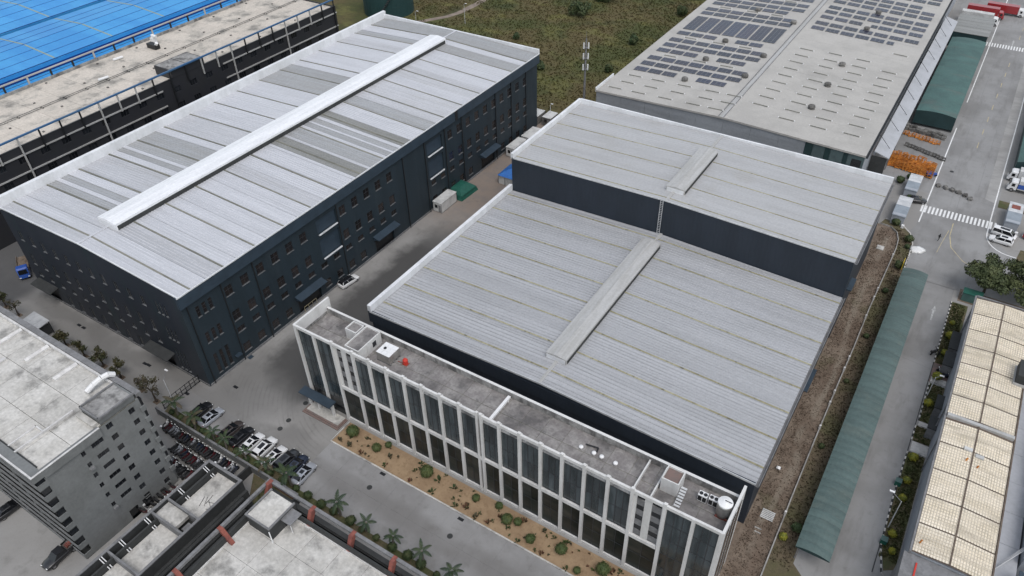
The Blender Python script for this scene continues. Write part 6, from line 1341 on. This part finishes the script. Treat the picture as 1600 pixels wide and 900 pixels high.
for i,(x,y,h,cr,m,n,lbx) in enumerate(((-152,42,4.0,1.4,'leaf_tree',500,'small street tree by the left edge near the blue truck'),(-147.2,41.9,4.4,1.6,'leaf_dry',150,'bare-looking small tree left of the shelter'),(-130.6,41.7,4.4,1.9,'leaf_tree',700,'bushy small tree just right of the shelter'),(-124.9,41.7,4.6,1.5,'leaf_tree',520,'narrow small tree second right of the shelter'),(-119.4,42.0,4.6,2.0,'leaf_tree',750,'round small tree third right of the shelter'),(-114.1,41.9,4.4,1.7,'leaf_tree',600,'small tree by the white bent roof duct'),(-108.2,41.9,3.4,.8,'leaf_dry',90,'nearly leafless sapling behind the dormitory corner'),(-103.5,41.5,5.6,2.1,'leaf_dry',520,'thin brownish tree beside the gate at the dormitory corner'))):
    tree('street_tree',lbx,x,y,h,cr,m,n,.17,40+i,'street trees behind the dormitory')
    MB().box(x-.6,x+.6,y-.5,y+.5,.004,.05).build('tree_pit','brown_dirt',ground)
# palms
def palm_proto(seed, h, nf, L_, dry=False):
    q = random.Random(seed); t = thing('palm_tree','palm','palm',(0,0,0),'palms along the planted wall')
    mb = MB(); p = Vector((0,0,0))
    for k in range(5): n_ = p+Vector((q.uniform(-.05,.05),q.uniform(-.05,.05),h/5)); mb.tube(p,n_,.17*(1-.06*k),8,.17*(1-.06*(k+1))); p = n_
    mb.build('trunk','palm_bark',t)
    for k in range(nf):
        a = 2*math.pi*k/nf+q.uniform(-.25,.25); el = q.uniform(.15,1.0); fr = MB(); pos = p.copy(); d = Vector((math.cos(a)*math.cos(el),math.sin(a)*math.cos(el),math.sin(el))); side = Vector((-math.sin(a),math.cos(a),0)); N_ = 9; prev = None
        for s in range(N_+1):
            f = s/N_; w_ = L_*.17*math.sin(math.pi*min(1,.12+f*.88))**.7; droop = Vector((0,0,-w_*.35)); c = pos.copy()
            cur = (c, c+side*w_+droop, c-side*w_+droop)
            if prev and s > 1:
                fr.quad(prev[0],cur[0],prev[1].lerp(cur[1],.62),prev[1]); fr.quad(prev[0],prev[2],prev[2].lerp(cur[2],.62),cur[0])
            prev = cur; pos = pos+d*(L_/N_); d = (d+Vector((0,0,-.16))).normalized()
        fr.build('frond','leaf_palm_dry' if (dry and k % 2) else 'leaf_palm',t,fix=False)
    return t
pp = [palm_proto(1,3.0,7,1.75), palm_proto(2,2.6,6,1.6), palm_proto(3,3.2,8,1.9,True)]
used = [[],[],[]]
for i,(x,y,k,s,lbx) in enumerate(((-97.2,41.2,2,1.15,'drooping brownish palm at the far left of the parked cars'),(-92.5,40.9,2,1.15,'palm leaning over the silver car at the left of the parked row'),(-87.6,40.9,0,1.0,'palm behind the brown saloon'),(-84.6,40.8,1,1.0,'low palm between the black saloon and the first white car'),(-79.6,40.9,0,.95,'palm covering the half-hidden white car'),(-74.4,40.9,2,1.0,'bright palm behind the dark grey hatchback'),(-70.0,41.3,0,1.35,'tall green palm at the right end of the parked cars'),(-59.7,41.3,0,1.1,'first palm of the lane row, nearest the parked cars'),(-54.5,41.3,1,1.1,'second palm of the lane row, narrow and dark'),(-49.4,41.3,0,1.0,'third palm of the lane row, bright green'),(-43.9,41.5,1,1.15,'fourth palm of the lane row'),(-38.4,41.3,0,1.1,'last palm of the lane row by the bottom edge'))):
    o_ = place(pp[k],used[k],(x,y,0),rp.uniform(0,6),lbx,None,(s*rp.uniform(.9,1.1),s*rp.uniform(.9,1.1),s*rp.uniform(.85,1.2))); o_.rotation_euler = (rp.uniform(-.1,.1),rp.uniform(-.1,.1),o_.rotation_euler.z)
# clipped balls and small plants of the sandy bed
def ball_proto(name, r, m, n, size, seed, stem=True):
    t = thing(name,'shrub','shrub',(0,0,0)); leaf_cloud(n,[(0,0,r*.95,r,r,r*.85)],size,seed).build('foliage',m,t,fix=False)
    bm = bmesh.new(); bmesh.ops.create_icosphere(bm,subdivisions=2,radius=r*.86)
    for v in bm.verts: v.co *= 1+random.Random(seed+int(v.co.x*99)).uniform(-.06,.06); v.co.z = v.co.z*.85+r*.95
    me = bpy.data.meshes.new('core'); bm.to_mesh(me); bm.free(); me.materials.append(MATS[m]); link('core',me,t)
    MB().tube((0,0,0),(0,0,r*.6),.06,5).build('stem','bark',t); return t
bp_ = ball_proto('clipped_shrub',1.0,'leaf_ball',900,.13,11); ub = []
where = ['beside the entrance steps','second from the steps','near the glass, third from the steps','biggest before the middle columns','right of the biggest one','small one near the double column','lighter one near the lane past the middle','beside the middle lane-side ball','small lane-side ball past the middle','between the middle and the right end','big one near the right end of the bed','small lane-side ball at the right end']
for i,((x,y),r_) in enumerate(zip(((-68.5,54.1),(-63.0,53.7),(-61.8,55.3),(-52.9,54.1),(-43.6,54.4),(-39.8,55.1),(-37.4,53.6),(-35.9,54.2),(-32.8,52.7),(-28.1,53.6),(-21.5,53.9),(-24.6,52.0)),(1.15,.85,.62,1.15,.68,.68,.95,.7,.8,.95,1.1,.6))): place(bp_,ub,(x,y,.09),rp.uniform(0,6),'clipped ball shrub in the sandy bed, '+where[i],'clipped balls in the sandy bed',r_)
def plant_mesh(m, seed, h=.6):
    q = random.Random(seed); mb = MB()
    for k in range(16):
        a = q.uniform(0,6.28); e = q.uniform(.4,1.4); L_ = h*q.uniform(.6,1.1); b = Vector((math.cos(a)*.08,math.sin(a)*.08,0)); tip = b+Vector((math.cos(a)*math.cos(e)*L_,math.sin(a)*math.cos(e)*L_,math.sin(e)*L_)); s = Vector((-math.sin(a),math.cos(a),0))*.10
        mid = b.lerp(tip,.6)+Vector((0,0,.05)); mb.quad(b-s*.3,b+s*.3,mid+s,tip,mid-s)
    return mb.mesh('small_plant',m,fix=False)
pmz = [plant_mesh('leaf_ball',1),plant_mesh('leaf_red',2),plant_mesh('leaf_dry',3,.45),plant_mesh('leaf_dark',4,.7)]
spots = [(-64.9,51.9),(-60.3,53.8),(-60.0,51.9),(-55.0,55.3),(-54.5,51.8),(-50.3,51.9),(-55.1,53.8),(-45.8,51.8),(-44.1,52.6),(-42.0,51.8),(-39.8,51.9),(-38.8,53.8),(-47.8,54.4),(-50.8,54.2),(-69.7,52.1),(-67.5,52.1),(-35.2,55.0),(-31.8,55.2),(-28.1,55.2),(-34.4,51.7),(-30.3,51.8),(-26.2,51.6),(-20.3,54.6),(-19.4,55.2)]
for k in range(76): spots.append((rp.uniform(-70,-8),rp.uniform(51.7,55.6)))
for i,(x,y) in enumerate(spots): tag(link('small_plant', rp.choice(pmz), None, (x,y,.1), rp.uniform(0,6), rp.uniform(.9,1.6) if i < 24 else rp.uniform(.35,.8)), 'small seedling scattered in the sandy office bed','plant','seedlings in the sandy bed')
# shrubs of the garden strips and the verge
yb = ball_proto('yellow_shrub',.9,'leaf_yellow',600,.13,12); uy = []
for (x,y,r_,lbx) in ((11.7,135.0,.6,'small yellow shrub at the top of the garden strip'),(11.9,130.6,1.0,'yellow-green shrub by the upper workshop hood'),(11.9,125.4,.8,'dull yellow shrub above the red paving'),(11.7,118.3,.95,'bright yellow shrub by the scooters'),(11.5,110.8,.9,'bright yellow shrub in the middle garden bed'),(11.6,97.4,.9,'bright yellow shrub below the last ramp'),(11.6,92.3,.75,'yellow shrub above the upper green bin'),(11.7,88.6,.75,'yellow shrub below the upper green bin'),(11.7,81.4,.75,'yellow shrub right of the lower lamp'),(12.3,78.5,.65,'yellow shrub near the lower green bin'),(-1.6,72.6,.75,'yellow shrub beside the lower end of the carport')): place(yb,uy,(x,y,.03),rp.uniform(0,6),lbx,'yellow shrubs',r_)
vlab = ['dark bush at the top curve of the dirt strip','dark bush on the verge left of the white gravel heap','small dark bush below the gravel heap on the verge','dark bush behind the yellow sign','dark bush left of the upper carport end','dark bush left of the upper third of the carport','small dark bush left of the carport middle','small dark bush left of the lower carport','large dark bush at the lower carport end above the yellow shrub','dark bush between the two gate cabins','dark bush near the tall hall corner by the gate cabins','dark bush beside the orange racks']
vb = ball_proto('verge_bush',.9,'leaf_dark',500,.16,13); uv = []
for i,(x,y,r_) in enumerate(((-4.3,164.3,1.1),(-.6,159.0,1.1),(-.4,156.3,.7),(-.5,148.2,1.1),(-1.2,138.5,.7),(-1.3,122.8,.65),(-1.6,109.1,.55),(-1.4,92.3,.6),(-.3,75,.95),(-3.8,176.5,.9),(-7.2,183.5,1.1),(-5.5,186.5,.9))): place(vb,uv,(x,y,.0),rp.uniform(0,6),vlab[i],'dark verge bushes',r_)
hb = ball_proto('hedge_bush',.8,'leaf_dark',420,.16,14); uh = []
for k in range(22): x = -99+k*2.75; place(hb,uh,(x+rp.uniform(-.4,.4),41.0+rp.uniform(-.2,.2),0),rp.uniform(0,6),'low dark bush, '+ORD[k]+' from the left in the planted border along the wall','bushes in the planted border',rp.uniform(.6,1.05))
cb = ball_proto('court_bush',1.0,'leaf_tree',500,.2,15); ucb = []
for x,y,r_,lbx in ((-71.5,37.6,1.2,'bigger bush in the small walled court'),(-69.0,36.4,.9,'smaller bush in the small walled court')): place(cb,ucb,(x,y,0),0,lbx,None,r_)
for i,(x,y,h,cr,lbx) in enumerate(((-128.8,243.8,5.5,5.0,'largest dark bush in the meadow'),(-127.8,262,5,4.5,'dark bush at the top edge of the meadow'),(-100.2,229.3,4.2,1.8,'slim dark tree at the meadow edge by the solar warehouse'),(-97.5,205.5,3.2,1.5,'small tree near the mast at the meadow edge'),(-117.5,197,3.0,2.2,'dark bush behind the far corner of the factory hall'),(-137.2,214.5,2.4,1.6,'lone small bush in the meadow near the path'),(-97,262,4.4,2.6,'bushy tree beside the far edge of the solar roof'))):
    t = thing('meadow_bush',lbx,'bush',(0,0,0),'bushes in the meadow'); q = random.Random(70+i); bl = [(q.uniform(-.5,.5)*cr,q.uniform(-.5,.5)*cr,h*q.uniform(.25,.6),cr*q.uniform(.3,.5),cr*q.uniform(.3,.5),h*q.uniform(.22,.35)) for _ in range(8)]
    leaf_cloud(1500,bl,.34,80+i).build('crown','leaf_dark',t,fix=False); trunk_mb(h*.4,.12,3,90+i).build('trunk','bark',t); t.location = (x,y,0)
# meadow grass, dry weeds of the dirt strip and lawn tufts: uncountable, one object each
def tufts(name, n, inside, m, hmin, hmax, seed, label, cat='grass', z=0.02, patch=None):
    q = random.Random(seed); mb = MB()
    while n > 0:
        x, y = inside(q)
        h = q.uniform(hmin,hmax); w_ = h*q.uniform(.5,1.1); a = q.uniform(0,3.14); c_, s_ = math.cos(a)*w_, math.sin(a)*w_; lx, ly = q.uniform(-.3,.3)*h, q.uniform(-.3,.3)*h
        mb.quad((x-c_,y-s_,z),(x+c_,y+s_,z),(x+c_*.4+lx,y+s_*.4+ly,z+h),(x-c_*.5+lx,y-s_*.5+ly,z+h*.8)); mb.quad((x+s_*.8,y-c_*.8,z),(x-s_*.8,y+c_*.8,z),(x-s_*.3-lx,y+c_*.3+ly,z+h*.9),(x+s_*.4-lx,y-c_*.4+ly,z+h*.7)); n -= 1
    o = mb.build(name,m,fix=False); o['kind'] = 'stuff'; o['label'] = label; o['category'] = cat; return o
def in_meadow(q):
    while True:
        x, y = q.uniform(-190,-87), q.uniform(168,300)
        if x > -100 and y < 176: continue
        d = min((Vector((x,y))-Vector(p)).length for p in pth)
        if d < 3.2: continue
        if (Vector((x,y))-Vector((-193,214))).length < 10.5: continue
        return x, y
tufts('meadow_grass',26000,in_meadow,'meadow',.12,.42,31,'rough green and brown meadow grass behind the halls')
def in_strip(q):
    while True:
        x, y = q.uniform(-7,-2.5), q.uniform(60,162)
        k = [p[0]+(r_[0]-p[0])*(y-p[1])/(r_[1]-p[1]) for p,r_ in zip(fence_pts,fence_pts[1:]) if p[1] <= y < r_[1]]
        if k and x > k[0]-.2: continue
        if q.random() < .6*math.exp(-((x+4.6)/1.0)**2): continue
        return x, y
tufts('dry_weeds',6000,in_strip,'brown_dirt',.05,.16,32,'dry brown weeds and litter on the dirt strip','weeds')
def in_verge(q):
    while True:
        y = q.uniform(68,163); k = [p[0]+(r_[0]-p[0])*(y-p[1])/(r_[1]-p[1]) for p,r_ in zip(fence_pts,fence_pts[1:]) if p[1] <= y < r_[1]]
        if not k: continue
        x = q.uniform(k[0]+.3, max(k[0]+.6, .7 if y < 158 else k[0]+1.9)); return x, y
tufts('verge_grass',2500,in_verge,'verge_soil',.08,.25,33,'mixed green and brown grass of the verge beside the fence')
def in_garden(q):
    while True:
        x, y = q.uniform(10.9,13.2), q.uniform(77,142)
        if 116.6 < y < 122.6 or 98.8 < y < 101.6 or 105.2 < y < 106.6: continue
        return x, y
tufts('garden_grass',4500,in_garden,'lawn',.08,.25,34,'dark lawn grass of the garden strips by the workshop')
